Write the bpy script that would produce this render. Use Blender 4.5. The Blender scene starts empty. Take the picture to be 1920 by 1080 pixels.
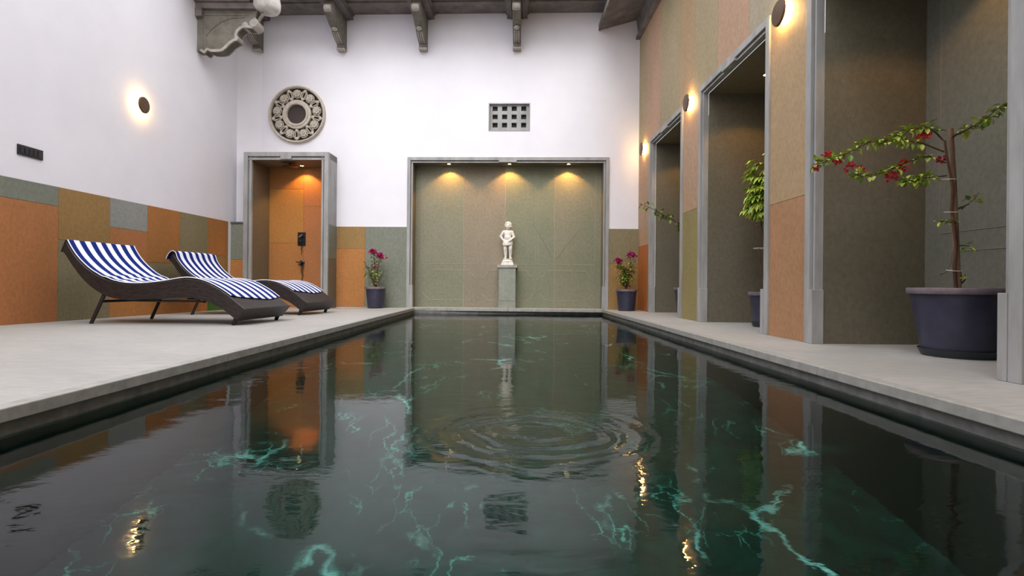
import bpy, bmesh, math, random
from mathutils import Vector, Matrix, noise
C = bpy.context.scene.collection
sc = bpy.context.scene
R = math.radians
PI = math.pi

# ------------------------------------------------------------------ camera, world, exposure
EYE = 0.37                                   # height of the lens over the deck
cam = bpy.data.cameras.new('camera')
cam.sensor_width = 36.0
cam.lens = 36.0 * 1000 / 1920
cam.shift_x = 7 / 1920
cam.shift_y = -6 / 1920
cam.clip_start = 0.02
camo = bpy.data.objects.new('camera', cam)
C.objects.link(camo)
camo.matrix_world = Matrix.Translation((0, 0, EYE)) @ Matrix.Rotation(R(90), 4, 'X') @ Matrix.Rotation(0.009, 4, 'Z')
sc.camera = camo

w = bpy.data.worlds.new('sky')
sc.world = w
w.use_nodes = True
bg = w.node_tree.nodes['Background']
bg.inputs[0].default_value = (0.955, 0.96, 1.0, 1)
bg.inputs[1].default_value = 1.95
sun = bpy.data.lights.new('hazy_sun', 'SUN')
sun.energy = 1.5; sun.angle = R(40); sun.color = (1.0, 0.99, 0.97)
suno = bpy.data.objects.new('hazy_sun', sun); C.objects.link(suno)
suno.rotation_euler = (R(42), 0, R(-6))          # high soft light falling towards the back wall

vs = sc.view_settings
vs.view_transform = 'Standard'
vs.look = 'None'
vs.gamma = 1
vs.use_curve_mapping = False
vs.exposure = 0.40
sc.cycles.use_denoising = True
sc.cycles.max_bounces = 10
sc.cycles.diffuse_bounces = 5
sc.cycles.sample_clamp_indirect = 6
sc.cycles.caustics_reflective = False
sc.cycles.caustics_refractive = True

WARM = (1.0, 0.50, 0.13)


# ------------------------------------------------------------------ small helpers
def lin(r, g, b):
    def f(c):
        c /= 255
        return c / 12.92 if c <= 0.04045 else ((c + 0.055) / 1.055) ** 2.4
    return (f(r), f(g), f(b), 1)


class MB:
    """collects shapes and links them as one mesh object"""
    def __init__(s):
        s.v = []; s.f = []; s.c = []; s.uv = {}

    def quad(s, *p, col=None):
        n = len(s.v)
        s.v += [tuple(q) for q in p]
        s.f.append(tuple(range(n, n + len(p))))
        s.c.append(col)

    def box(s, x0, x1, y0, y1, z0, z1, col=None, M=None):
        n = len(s.v)
        pts = [(x, y, z) for z in (z0, z1) for y in (y0, y1) for x in (x0, x1)]
        if M is not None:
            pts = [tuple(M @ Vector(p)) for p in pts]
        s.v += pts
        for f in ((0, 2, 3, 1), (4, 5, 7, 6), (0, 1, 5, 4), (2, 6, 7, 3), (0, 4, 6, 2), (1, 3, 7, 5)):
            s.f.append(tuple(n + i for i in f)); s.c.append(col)

    def tube(s, pts, r, n=8, caps=True, col=None, flat=1.0):
        pts = [Vector(p) for p in pts]
        m = len(pts)
        rr = r if isinstance(r, (list, tuple)) else [r] * m
        base = len(s.v)
        t0 = (pts[1] - pts[0]).normalized()
        up = Vector((0, 0, 1)) if abs(t0.z) < 0.9 else Vector((1, 0, 0))
        a = t0.cross(up).normalized()
        for i in range(m):
            t = (pts[min(i + 1, m - 1)] - pts[max(i - 1, 0)]).normalized()
            a = (a - t * a.dot(t)).normalized()
            b = t.cross(a)
            for k in range(n):
                q = 2 * PI * k / n
                s.v.append(tuple(pts[i] + a * math.cos(q) * rr[i] + b * math.sin(q) * rr[i] * flat))
        for i in range(m - 1):
            for k in range(n):
                k2 = (k + 1) % n
                s.f.append((base + i * n + k, base + i * n + k2, base + (i + 1) * n + k2, base + (i + 1) * n + k)); s.c.append(col)
        if caps:
            s.f.append(tuple(base + k for k in range(n))[::-1]); s.c.append(col)
            s.f.append(tuple(base + (m - 1) * n + k for k in range(n))); s.c.append(col)

    def lathe(s, prof, n=40, o=(0, 0, 0), M=None, closed=False, col=None):
        base = len(s.v)
        for (r, z) in prof:
            for k in range(n):
                q = 2 * PI * k / n
                p = Vector((r * math.cos(q), r * math.sin(q), z))
                if M is not None:
                    p = M @ p
                s.v.append((p.x + o[0], p.y + o[1], p.z + o[2]))
        m = len(prof)
        for i in range(m - 1 + (1 if closed else 0)):
            j = (i + 1) % m
            for k in range(n):
                k2 = (k + 1) % n
                s.f.append((base + i * n + k, base + i * n + k2, base + j * n + k2, base + j * n + k)); s.c.append(col)
        if not closed:
            if prof[0][0] > 1e-5:
                s.f.append(tuple(base + k for k in range(n))[::-1]); s.c.append(col)
            if prof[-1][0] > 1e-5:
                s.f.append(tuple(base + (m - 1) * n + k for k in range(n))); s.c.append(col)

    def ball(s, c, r, n=12, M=None, col=None):
        rx, ry, rz = r if isinstance(r, (list, tuple)) else (r, r, r)
        base = len(s.v)
        h = n // 2
        for i in range(1, h):
            t = PI * i / h
            for k in range(n):
                q = 2 * PI * k / n
                p = Vector((rx * math.sin(t) * math.cos(q), ry * math.sin(t) * math.sin(q), rz * math.cos(t)))
                if M is not None:
                    p = M @ p
                s.v.append((c[0] + p.x, c[1] + p.y, c[2] + p.z))
        for z in (rz, -rz):
            p = Vector((0, 0, z))
            if M is not None:
                p = M @ p
            s.v.append((c[0] + p.x, c[1] + p.y, c[2] + p.z))
        T = base + (h - 1) * n
        for i in range(h - 2):
            for k in range(n):
                k2 = (k + 1) % n
                s.f.append((base + i * n + k, base + (i + 1) * n + k, base + (i + 1) * n + k2, base + i * n + k2)); s.c.append(col)
        for k in range(n):
            k2 = (k + 1) % n
            s.f.append((T, base + k, base + k2)); s.c.append(col)
            s.f.append((T + 1, base + (h - 2) * n + k2, base + (h - 2) * n + k)); s.c.append(col)

    def prism(s, poly, d0, d1, f, col=None):
        """poly in 2D, extruded between d0 and d1; f(a, b, d) gives the point"""
        n = len(s.v); m = len(poly)
        s.v += [tuple(f(a, b, d0)) for a, b in poly] + [tuple(f(a, b, d1)) for a, b in poly]
        s.f.append(tuple(n + i for i in range(m))); s.c.append(col)
        s.f.append(tuple(n + m + i for i in range(m))[::-1]); s.c.append(col)
        for i in range(m):
            j = (i + 1) % m
            s.f.append((n + j, n + i, n + m + i, n + m + j)); s.c.append(col)

    def build(s, name, mat, parent=None, smooth=None, bevel=0, loc=None, rotz=0, recalc=True):
        me = bpy.data.meshes.new(name)
        me.from_pydata(s.v, [], s.f)
        if any(c is not None for c in s.c):
            ca = me.color_attributes.new('Col', 'FLOAT_COLOR', 'CORNER')
            for p in me.polygons:
                c = s.c[p.index] or (0.5, 0.5, 0.5, 1)
                for li in p.loop_indices:
                    ca.data[li].color = c
        if recalc:
            bm = bmesh.new(); bm.from_mesh(me)
            bmesh.ops.recalc_face_normals(bm, faces=bm.faces)
            bm.to_mesh(me); bm.free()
        me.materials.append(mat)
        if smooth is not None:
            me.polygons.foreach_set('use_smooth', [True] * len(me.polygons))
            me.set_sharp_from_angle(angle=R(smooth))
        me.update()
        o = bpy.data.objects.new(name, me)
        C.objects.link(o)
        if parent is not None:
            o.parent = parent
        if loc is not None:
            o.location = loc
        if rotz:
            o.rotation_euler = (0, 0, rotz)
        if bevel:
            b = o.modifiers.new('bevel', 'BEVEL')
            b.width = bevel; b.segments = 2; b.limit_method = 'ANGLE'
        return o


def tag(o, label=None, cat=None, group=None, kind=None):
    for k, v in (('label', label), ('category', cat), ('group', group), ('kind', kind)):
        if v:
            o[k] = v
    return o


def thing(name, label, cat, loc=(0, 0, 0), rotz=0, group=None):
    o = bpy.data.objects.new(name, None)
    o.empty_display_size = 0.1
    C.objects.link(o)
    o.location = loc
    o.rotation_euler = (0, 0, rotz)
    return tag(o, label, cat, group)


def struct(o):
    o['kind'] = 'structure'
    return o


def copy_tree(o, parent=None):
    c = o.copy(); C.objects.link(c); c.parent = parent
    for ch in [x for x in bpy.data.objects if x.parent == o]:
        copy_tree(ch, c)
    return c


# ------------------------------------------------------------------ materials
def mat(name):
    m = bpy.data.materials.new(name); m.use_nodes = True
    nt = m.node_tree
    return m, nt, nt.nodes['Principled BSDF']


def N(nt, t, **kw):
    n = nt.nodes.new(t)
    for k, v in kw.items():
        setattr(n, k, v)
    return n


def mixc(nt, fac, a, b, mode='MIX'):
    n = N(nt, 'ShaderNodeMix', data_type='RGBA', blend_type=mode)
    for sock, val in ((n.inputs[0], fac), (n.inputs[6], a), (n.inputs[7], b)):
        if isinstance(val, (int, float)):
            sock.default_value = val
        elif isinstance(val, tuple):
            sock.default_value = val
        else:
            nt.links.new(val, sock)
    return n.outputs[2]


def ramp(nt, src, p0, p1, c0=(0, 0, 0, 1), c1=(1, 1, 1, 1)):
    r = N(nt, 'ShaderNodeValToRGB')
    r.color_ramp.elements[0].position = p0; r.color_ramp.elements[0].color = c0
    r.color_ramp.elements[1].position = p1; r.color_ramp.elements[1].color = c1
    nt.links.new(src, r.inputs[0])
    return r.outputs[0]


def noise_tex(nt, scale, detail=4, rough=0.55, sc3=(1, 1, 1), dist=0.0):
    tc = N(nt, 'ShaderNodeTexCoord'); mp = N(nt, 'ShaderNodeMapping')
    mp.inputs['Scale'].default_value = sc3
    nt.links.new(tc.outputs['Object'], mp.inputs[0])
    n = N(nt, 'ShaderNodeTexNoise')
    n.inputs['Scale'].default_value = scale; n.inputs['Detail'].default_value = detail
    n.inputs['Roughness'].default_value = rough; n.inputs['Distortion'].default_value = dist
    nt.links.new(mp.outputs[0], n.inputs['Vector'])
    return n.outputs['Fac']


def bump(nt, bsdf, h, strength=0.3, dist=0.01):
    b = N(nt, 'ShaderNodeBump')
    b.inputs['Strength'].default_value = strength; b.inputs['Distance'].default_value = dist
    nt.links.new(h, b.inputs['Height']); nt.links.new(b.outputs[0], bsdf.inputs['Normal'])


def simple(name, col, rough=0.6, metal=0.0, col2=None, scale=8, bstr=0.0, sc3=(1, 1, 1), spec=0.5):
    m, nt, b = mat(name)
    b.inputs['Roughness'].default_value = rough; b.inputs['Metallic'].default_value = metal
    b.inputs['Specular IOR Level'].default_value = spec
    if col2:
        f = noise_tex(nt, scale, 6, 0.6, sc3)
        nt.links.new(mixc(nt, ramp(nt, f, 0.3, 0.7), col, col2), b.inputs['Base Color'])
        if bstr:
            bump(nt, b, f, bstr, 0.01)
    else:
        b.inputs['Base Color'].default_value = col
    return m


def emit(name, col, s):
    m, nt, b = mat(name)
    b.inputs['Base Color'].default_value = (1, 1, 1, 1)
    b.inputs['Emission Color'].default_value = (*col[:3], 1)
    b.inputs['Emission Strength'].default_value = s
    return m


# honed slabs: the slab's own colour comes from the mesh, mottled by noise
def slab_material(name, contrast=0.3, rough=0.62):
    m, nt, b = mat(name)
    at = N(nt, 'ShaderNodeAttribute'); at.attribute_name = 'Col'
    big = noise_tex(nt, 1.6, 3, 0.6, (1, 1, 0.6), 0.6)
    fine = noise_tex(nt, 34, 5, 0.7, (1, 1, 0.8))
    grain = noise_tex(nt, 120, 2, 0.5)
    c1 = mixc(nt, ramp(nt, big, 0.3, 0.72), at.outputs['Color'],
              mixc(nt, 1.0, at.outputs['Color'], (1 - contrast * .55, 1 - contrast * .35, 1 - contrast * .55, 1), 'MULTIPLY'))
    c2 = mixc(nt, ramp(nt, fine, 0.25, 0.75), mixc(nt, 1.0, c1, (0.80, 0.80, 0.78, 1), 'MULTIPLY'),
              mixc(nt, 1.0, c1, (1.18, 1.18, 1.18, 1), 'MULTIPLY'))
    c3 = mixc(nt, ramp(nt, grain, 0.68, 0.78), c2, mixc(nt, 0.25, c2, (0.6, 0.55, 0.45, 1)))
    nt.links.new(c3, b.inputs['Base Color'])
    b.inputs['Roughness'].default_value = rough
    b.inputs['Specular IOR Level'].default_value = 0.35
    bump(nt, b, fine, 0.25, 0.004)
    return m


M = {}
M['slab'] = slab_material('sandstone_slab')
M['plaster'] = simple('white_plaster', lin(237, 235, 240), 0.85, col2=lin(229, 227, 233), scale=1.3, bstr=0.05, spec=0.2)
M['grout'] = simple('grout', lin(176, 158, 130), 0.9)
M['frame'] = simple('grey_stone_frame', lin(172, 171, 170), 0.6, col2=lin(136, 136, 133), scale=7, bstr=0.15, sc3=(1, 1, 0.25))
M['roof'] = simple('weathered_roof_stone', lin(132, 124, 120), 0.8, col2=lin(96, 89, 86), scale=6, bstr=0.3)
M['bracket'] = simple('carved_bracket_stone', lin(126, 121, 112), 0.75, col2=lin(92, 88, 76), scale=7, bstr=0.3)
M['bracket_light'] = simple('worn_pale_stone', lin(178, 171, 163), 0.75, col2=lin(148, 140, 131), scale=14, bstr=0.3)
M['capital'] = simple('white_washed_stone', lin(225, 222, 216), 0.7, col2=lin(190, 186, 178), scale=14, bstr=0.3)
M['carved'] = simple('carved_buff_stone', lin(206, 196, 182), 0.75, col2=lin(176, 165, 148), scale=26, bstr=0.4)
M['dark'] = simple('dark_void', lin(26, 24, 22), 0.6)
M['brown_glass'] = simple('dusky_glass', lin(62, 52, 48), 0.25)
M['statue'] = simple('white_statue_stone', lin(238, 234, 228), 0.55, col2=lin(215, 208, 198), scale=40, bstr=0.1)
M['black'] = simple('black_plastic', lin(16, 16, 20), 0.3)
M['chrome'] = simple('chrome', lin(210, 210, 210), 0.15, 1.0)
M['bronze'] = simple('bronze_cover', lin(92, 66, 42), 0.45, 0.3)
M['stain'] = simple('dark_water_stain', lin(96, 66, 30), 0.8)
M['pot'] = simple('slate_blue_pot', lin(58, 58, 78), 0.4, col2=lin(38, 38, 54), scale=7, bstr=0.05)
M['pot_rim'] = simple('dusty_pot_rim', lin(128, 112, 112), 0.7, col2=lin(84, 78, 92), scale=12)
M['saucer'] = simple('dark_saucer', lin(38, 44, 48), 0.45)
M['soil'] = simple('soil', lin(62, 44, 32), 0.95, col2=lin(40, 28, 20), scale=60, bstr=0.6)
M['wood'] = simple('bark', lin(112, 78, 54), 0.85, col2=lin(62, 40, 30), scale=40, bstr=0.5, sc3=(1, 1, 0.15))
M['stake'] = simple('wooden_stake', lin(156, 124, 100), 0.8, col2=lin(100, 72, 56), scale=30, bstr=0.3, sc3=(1, 1, 0.1))
M['twine'] = simple('twine', lin(206, 196, 178), 0.9)
M['magenta'] = simple('magenta_bract', lin(200, 16, 116), 0.6, col2=lin(150, 6, 86), scale=60)
M['red'] = simple('crimson_bract', lin(214, 24, 60), 0.6, col2=lin(160, 8, 30), scale=60)
M['leg'] = simple('dark_metal_leg', lin(34, 24, 22), 0.45)


def leaf_mat(name, a, b_):
    m, nt, b = mat(name)
    at = N(nt, 'ShaderNodeAttribute'); at.attribute_name = 'Col'
    f = noise_tex(nt, 30, 2)
    nt.links.new(mixc(nt, 1.0, at.outputs['Color'], mixc(nt, f, a, b_), 'MULTIPLY'), b.inputs['Base Color'])
    b.inputs['Roughness'].default_value = 0.45
    return m


M['leaf'] = leaf_mat('leaf', (0.75, 0.85, 0.75, 1), (1.2, 1.15, 1.1, 1))


def deck_mat():
    m, nt, b = mat('polished_grey_deck')
    a = noise_tex(nt, 0.8, 5, 0.6, (1, 1.6, 1), 1.0)
    f = noise_tex(nt, 9, 7, 0.7, (1, 4, 1), 0.4)
    c = mixc(nt, ramp(nt, a, 0.35, 0.7), lin(178, 175, 170), lin(162, 160, 156))
    c = mixc(nt, ramp(nt, f, 0.45, 0.8), c, lin(144, 143, 140))
    nt.links.new(c, b.inputs['Base Color'])
    b.inputs['Roughness'].default_value = 0.5
    bump(nt, b, f, 0.1, 0.003)
    return m


M['deck'] = deck_mat()
M['coping'] = simple('coping_stone', lin(172, 170, 165), 0.55, col2=lin(144, 143, 137), scale=18, bstr=0.1)
M['coping_under'] = simple('pool_liner_stone', lin(132, 130, 128), 0.5, col2=lin(92, 93, 91), scale=14, bstr=0.1)


def marble():
    m, nt, b = mat('dark_green_marble')
    tc = N(nt, 'ShaderNodeTexCoord')
    ns = N(nt, 'ShaderNodeTexNoise'); ns.inputs['Scale'].default_value = 1.1; ns.inputs['Detail'].default_value = 7
    nt.links.new(tc.outputs['Object'], ns.inputs['Vector'])
    add = N(nt, 'ShaderNodeVectorMath', operation='MULTIPLY_ADD')
    mp = N(nt, 'ShaderNodeMapping'); mp.inputs['Scale'].default_value = (1.7, 0.75, 1)
    nt.links.new(tc.outputs['Object'], mp.inputs[0])
    nt.links.new(ns.outputs['Color'], add.inputs[0]); add.inputs[1].default_value = (1.6, 1.6, 1.6)
    nt.links.new(mp.outputs[0], add.inputs[2])

    def caustic_streaks(scale, w):  # bright caustic and sky streaks of the water, painted into the marble colour
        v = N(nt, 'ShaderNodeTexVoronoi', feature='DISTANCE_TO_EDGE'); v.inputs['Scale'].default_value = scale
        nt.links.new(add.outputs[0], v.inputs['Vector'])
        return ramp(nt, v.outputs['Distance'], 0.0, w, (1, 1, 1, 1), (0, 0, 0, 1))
    big = caustic_streaks(1.1, 0.028)
    small = caustic_streaks(4.2, 0.030)
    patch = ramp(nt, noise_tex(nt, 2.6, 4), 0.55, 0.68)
    cloud = noise_tex(nt, 5, 8, 0.7, dist=1.0)
    c = mixc(nt, ramp(nt, cloud, 0.35, 0.75), (0.0006, 0.007, 0.005, 1), (0.003, 0.050, 0.034, 1))
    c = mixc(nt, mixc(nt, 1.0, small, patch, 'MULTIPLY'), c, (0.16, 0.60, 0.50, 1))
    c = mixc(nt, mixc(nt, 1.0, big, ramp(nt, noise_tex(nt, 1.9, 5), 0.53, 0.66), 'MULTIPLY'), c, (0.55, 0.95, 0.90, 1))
    nt.links.new(c, b.inputs['Base Color'])
    b.inputs['Roughness'].default_value = 0.4
    return m


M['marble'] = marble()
M['poolwall'] = simple('near_black_green_stone', (0.006, 0.012, 0.010, 1), 0.4, col2=(0.012, 0.024, 0.020, 1), scale=3)


def water_mat():
    m = bpy.data.materials.new('pool_water'); m.use_nodes = True
    nt = m.node_tree
    for n in list(nt.nodes):
        nt.nodes.remove(n)
    out = N(nt, 'ShaderNodeOutputMaterial')
    tc = N(nt, 'ShaderNodeTexCoord')

    def math_(op, a, b=None, c=None):
        n = N(nt, 'ShaderNodeMath', operation=op)
        for i, v in enumerate((a, b, c)):
            if v is None:
                continue
            if isinstance(v, (int, float)):
                n.inputs[i].default_value = v
            else:
                nt.links.new(v, n.inputs[i])
        return n.outputs[0]

    def rings(cx, cy, wl, rmax):
        d = N(nt, 'ShaderNodeVectorMath', operation='DISTANCE')
        d.inputs[1].default_value = (cx, cy, 0)
        wob = N(nt, 'ShaderNodeTexNoise'); wob.inputs['Scale'].default_value = 4
        nt.links.new(tc.outputs['Object'], wob.inputs['Vector'])
        va = N(nt, 'ShaderNodeVectorMath', operation='MULTIPLY_ADD')
        va.inputs[1].default_value = (0.20, 0.20, 0.0)
        nt.links.new(wob.outputs['Color'], va.inputs[0]); nt.links.new(tc.outputs['Object'], va.inputs[2])
        nt.links.new(va.outputs[0], d.inputs[0])
        r = d.outputs['Value']
        s = math_('SINE', math_('MULTIPLY', r, 2 * PI / wl))
        env = math_('MAXIMUM', 0.0, math_('SUBTRACT', 1.0, math_('DIVIDE', r, rmax)))
        return math_('MULTIPLY', s, math_('POWER', env, 0.8))
    r1 = rings(0.19, 1.74, 0.075, 0.42)
    r2 = rings(-1.0, 4.0, 0.12, 0.7)
    r3 = rings(0.02, 6.2, 0.16, 1.0)
    n1 = noise_tex(nt, 9, 3, 0.5, (1, 1.6, 1), 0.3)
    n2 = noise_tex(nt, 2.2, 2, 0.5, (1, 1.4, 1))
    msk = ramp(nt, noise_tex(nt, 0.9, 2), 0.42, 0.62)
    h = math_('MULTIPLY', r1, 0.0019)
    h = math_('ADD', h, math_('MULTIPLY', r2, 0.0004))
    h = math_('ADD', h, math_('MULTIPLY', r3, 0.00012))
    h = math_('ADD', h, math_('MULTIPLY', math_('MULTIPLY', n1, msk), 0.0018))
    n3 = noise_tex(nt, 26, 3, 0.55, (1, 2.2, 1), 0.6)
    dd = N(nt, 'ShaderNodeVectorMath', operation='DISTANCE'); dd.inputs[1].default_value = (0.15, 1.72, 0)
    nt.links.new(tc.outputs['Object'], dd.inputs[0])
    near = math_('MAXIMUM', 0.0, math_('SUBTRACT', 1.0, math_('DIVIDE', dd.outputs['Value'], 0.55)))
    h = math_('ADD', h, math_('MULTIPLY', math_('MULTIPLY', n3, near), 0.0014))
    h = math_('ADD', h, math_('MULTIPLY', n3, 0.0001))
    h = math_('ADD', h, math_('MULTIPLY', n1, 0.0003))
    h = math_('ADD', h, math_('MULTIPLY', n2, 0.0014))
    bp = N(nt, 'ShaderNodeBump'); bp.inputs['Strength'].default_value = 1.0; bp.inputs['Distance'].default_value = 1.0
    nt.links.new(h, bp.inputs['Height'])
    fr = N(nt, 'ShaderNodeFresnel'); fr.inputs['IOR'].default_value = 1.333
    gl = N(nt, 'ShaderNodeBsdfGlossy'); gl.inputs['Roughness'].default_value = 0.015
    rf = N(nt, 'ShaderNodeBsdfRefraction'); rf.inputs['IOR'].default_value = 1.333; rf.inputs['Roughness'].default_value = 0.0
    rf.inputs['Color'].default_value = (0.70, 0.98, 0.92, 1)
    for n in (fr, gl, rf):
        nt.links.new(bp.outputs[0], n.inputs['Normal'])
    mx = N(nt, 'ShaderNodeMixShader')
    nt.links.new(fr.outputs[0], mx.inputs[0]); nt.links.new(rf.outputs[0], mx.inputs[1]); nt.links.new(gl.outputs[0], mx.inputs[2])
    nt.links.new(mx.outputs[0], out.inputs['Surface'])
    return m


M['water'] = water_mat()


def wicker():
    m, nt, b = mat('woven_dark_wicker')
    uv = N(nt, 'ShaderNodeUVMap')
    br = N(nt, 'ShaderNodeTexBrick')
    br.inputs['Scale'].default_value = 1.0
    br.inputs['Brick Width'].default_value = 0.040; br.inputs['Row Height'].default_value = 0.013
    br.inputs['Mortar Size'].default_value = 0.0028; br.inputs['Mortar Smooth'].default_value = 0.6
    br.inputs['Color1'].default_value = lin(56, 41, 38); br.inputs['Color2'].default_value = lin(26, 18, 18)
    br.inputs['Mortar'].default_value = lin(9, 6, 6)
    nt.links.new(uv.outputs[0], br.inputs['Vector'])
    nt.links.new(br.outputs['Color'], b.inputs['Base Color'])
    b.inputs['Roughness'].default_value = 0.42
    inv = N(nt, 'ShaderNodeMath', operation='SUBTRACT'); inv.inputs[0].default_value = 1
    nt.links.new(br.outputs['Fac'], inv.inputs[1])
    bump(nt, b, inv.outputs[0], 0.8, 0.004)
    return m


M['wicker'] = wicker()


def towel_mat():
    m, nt, b = mat('striped_towelling')
    uv = N(nt, 'ShaderNodeUVMap'); sp = N(nt, 'ShaderNodeSeparateXYZ')
    nt.links.new(uv.outputs[0], sp.inputs[0])
    mu = N(nt, 'ShaderNodeMath', operation='MULTIPLY'); mu.inputs[1].default_value = 6.5
    nt.links.new(sp.outputs[1], mu.inputs[0])
    fr = N(nt, 'ShaderNodeMath', operation='FRACT'); nt.links.new(mu.outputs[0], fr.inputs[0])
    gt = N(nt, 'ShaderNodeMath', operation='GREATER_THAN'); gt.inputs[1].default_value = 0.5
    nt.links.new(fr.outputs[0], gt.inputs[0])
    nt.links.new(mixc(nt, gt.outputs[0], lin(26, 44, 118), lin(240, 240, 246)), b.inputs['Base Color'])
    b.inputs['Roughness'].default_value = 0.95; b.inputs['Specular IOR Level'].default_value = 0.1
    bump(nt, b, noise_tex(nt, 260, 2), 0.4, 0.003)
    return m


M['towel'] = towel_mat()
M['hem'] = simple('white_hem', lin(238, 238, 244), 0.95)
M['glow'] = emit('warm_glow', (1.0, 0.62, 0.22), 60)
M['lens'] = emit('downlight_lens', (1.0, 0.75, 0.38), 45)

# slab colours
GREY = lin(128, 130, 119); GREY2 = lin(150, 150, 146); OLIVE = lin(157, 122, 74); OLIVEG = lin(138, 126, 97)
ORANGE = lin(184, 122, 68); TERRA = lin(178, 116, 72); BROWN = lin(172, 114, 62); GREEN = lin(70, 112, 46)
TAN = lin(177, 147, 114); PINK = lin(182, 147, 122); KHAKI = lin(168, 150, 120); MOSS = lin(150, 134, 90)
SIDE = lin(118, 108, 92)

# ------------------------------------------------------------------ back wall frame of reference
YB = 8.35
BROT = -math.atan(0.035)
BM = Matrix.Translation((0, YB, 0)) @ Matrix.Rotation(BROT, 4, 'Z')


def bw(x, d, z):
    """point on the back wall: x along it, d out into the room"""
    return BM @ Vector((x, -d, z))


def grid_wall(mb, s0, s1, z0, z1, holes, f, depth=0.05, col=None):
    """sheet with rectangular holes; f(s, n, z), n = distance behind the face"""
    ss = sorted({s0, s1, *[h[0] for h in holes], *[h[1] for h in holes]})
    zs = sorted({z0, z1, *[h[2] for h in holes], *[h[3] for h in holes]})
    ss = [s for s in ss if s0 <= s <= s1]; zs = [z for z in zs if z0 <= z <= z1]

    def solid(i, j):
        if i < 0 or j < 0 or i >= len(ss) - 1 or j >= len(zs) - 1:
            return False
        cs = (ss[i] + ss[i + 1]) / 2; cz = (zs[j] + zs[j + 1]) / 2
        return not any(h[0] < cs < h[1] and h[2] < cz < h[3] for h in holes)
    for i in range(len(ss) - 1):
        for j in range(len(zs) - 1):
            if not solid(i, j):
                continue
            a, b, c, d = ss[i], ss[i + 1], zs[j], zs[j + 1]
            mb.quad(f(a, 0, c), f(b, 0, c), f(b, 0, d), f(a, 0, d), col=col)
            mb.quad(f(a, depth, c), f(a, depth, d), f(b, depth, d), f(b, depth, c), col=col)
            if not solid(i - 1, j): mb.quad(f(a, 0, c), f(a, 0, d), f(a, depth, d), f(a, depth, c), col=col)
            if not solid(i + 1, j): mb.quad(f(b, 0, c), f(b, depth, c), f(b, depth, d), f(b, 0, d), col=col)
            if not solid(i, j - 1): mb.quad(f(a, 0, c), f(a, depth, c), f(b, depth, c), f(b, 0, c), col=col)
            if not solid(i, j + 1): mb.quad(f(a, 0, d), f(b, 0, d), f(b, depth, d), f(a, depth, d), col=col)


def slabs(mb, tiles, f, th=0.01, gap=0.0015):
    """thin facing slabs, each with a colour of its own; f(s, n, z), n out of the wall"""
    for (s0, s1, z0, z1, c) in tiles:
        a, b, c0, d = s0 + gap, s1 - gap, z0 + gap, z1 - gap
        P = [f(a, 0, c0), f(b, 0, c0), f(b, 0, d), f(a, 0, d), f(a, th, c0), f(b, th, c0), f(b, th, d), f(a, th, d)]
        n = len(mb.v); mb.v += [tuple(p) for p in P]
        for q in ((4, 5, 6, 7), (0, 1, 5, 4), (1, 2, 6, 5), (2, 3, 7, 6), (3, 0, 4, 7)):
            mb.f.append(tuple(n + i for i in q)); mb.c.append(c)


# ------------------------------------------------------------------ floor, pool
XP = 1.45
Y0, Y1 = -2.5, 8.28
ZW = -0.085
deck = MB()
# left deck falls slightly to the wall
nx, ny = 14, 20
for i in range(nx):
    for j in range(ny):
        def P(i, j):
            x = -XP - 0.03 - (4.25 + 0.02 - XP - 0.03) * i / nx
            y = Y0 + (8.8 - Y0) * j / ny
            fall = max(0.0, (-x - 1.6) / 2.65) * (0.006 + 0.036 * max(0, min(1, (y - 4.2) / 3.9)))
            return (x, y, -fall)
        deck.quad(P(i, j), P(i + 1, j), P(i + 1, j + 1), P(i, j + 1))
for i in range(len(deck.v) // 4):
    pass
deck.quad((-XP - .03, Y0, 0), (-XP - .03, 8.8, 0), (-XP - .03, 8.8, -.3), (-XP - .03, Y0, -.3))
deck.quad((XP + .03, Y0, 0), (2.8, Y0, 0), (2.8, 8.8, 0), (XP + .03, 8.8, 0))
o = deck.build('floor', M['deck'], recalc=False); struct(o)


def deck_z(x, y):
    return -max(0.0, (-x - 1.6) / 2.65) * (0.006 + 0.036 * max(0, min(1, (y - 4.2) / 3.9)))


def coping(name, lines, xin, xout, ztop):
    mb = MB()
    for a, b in zip(lines[:-1], lines[1:]):
        mb.box(min(xin, xout), max(xin, xout), a + .002, b - .002, -0.042, ztop)
    return struct(mb.build(name, M['coping'], bevel=0.004))


coping('trim_1', [-2.5, -0.2, 1.32, 2.77, 4.22, 5.65, 7.1, 8.275], -XP - 0.06, -XP, 0.0015)
coping('trim_2', [-2.5, -0.1, 1.25, 2.5, 3.76, 5.03, 6.3, 7.5, 8.275], XP, XP + 0.06, 0.0015)
mb = MB(); mb.box(-1.60, 0, -0.252, .075, -0.045, 0.0015); mb.box(0.004, 1.55, -0.252, .075, -0.045, 0.0015)
for i, v in enumerate(mb.v):
    mb.v[i] = (v[0], -v[1] if False else (0.255 if v[1] > 0 else -0.075), v[2])
struct(mb.build('trim_3', M['coping'], bevel=0.004, loc=(0, YB, 0), rotz=BROT))

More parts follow.
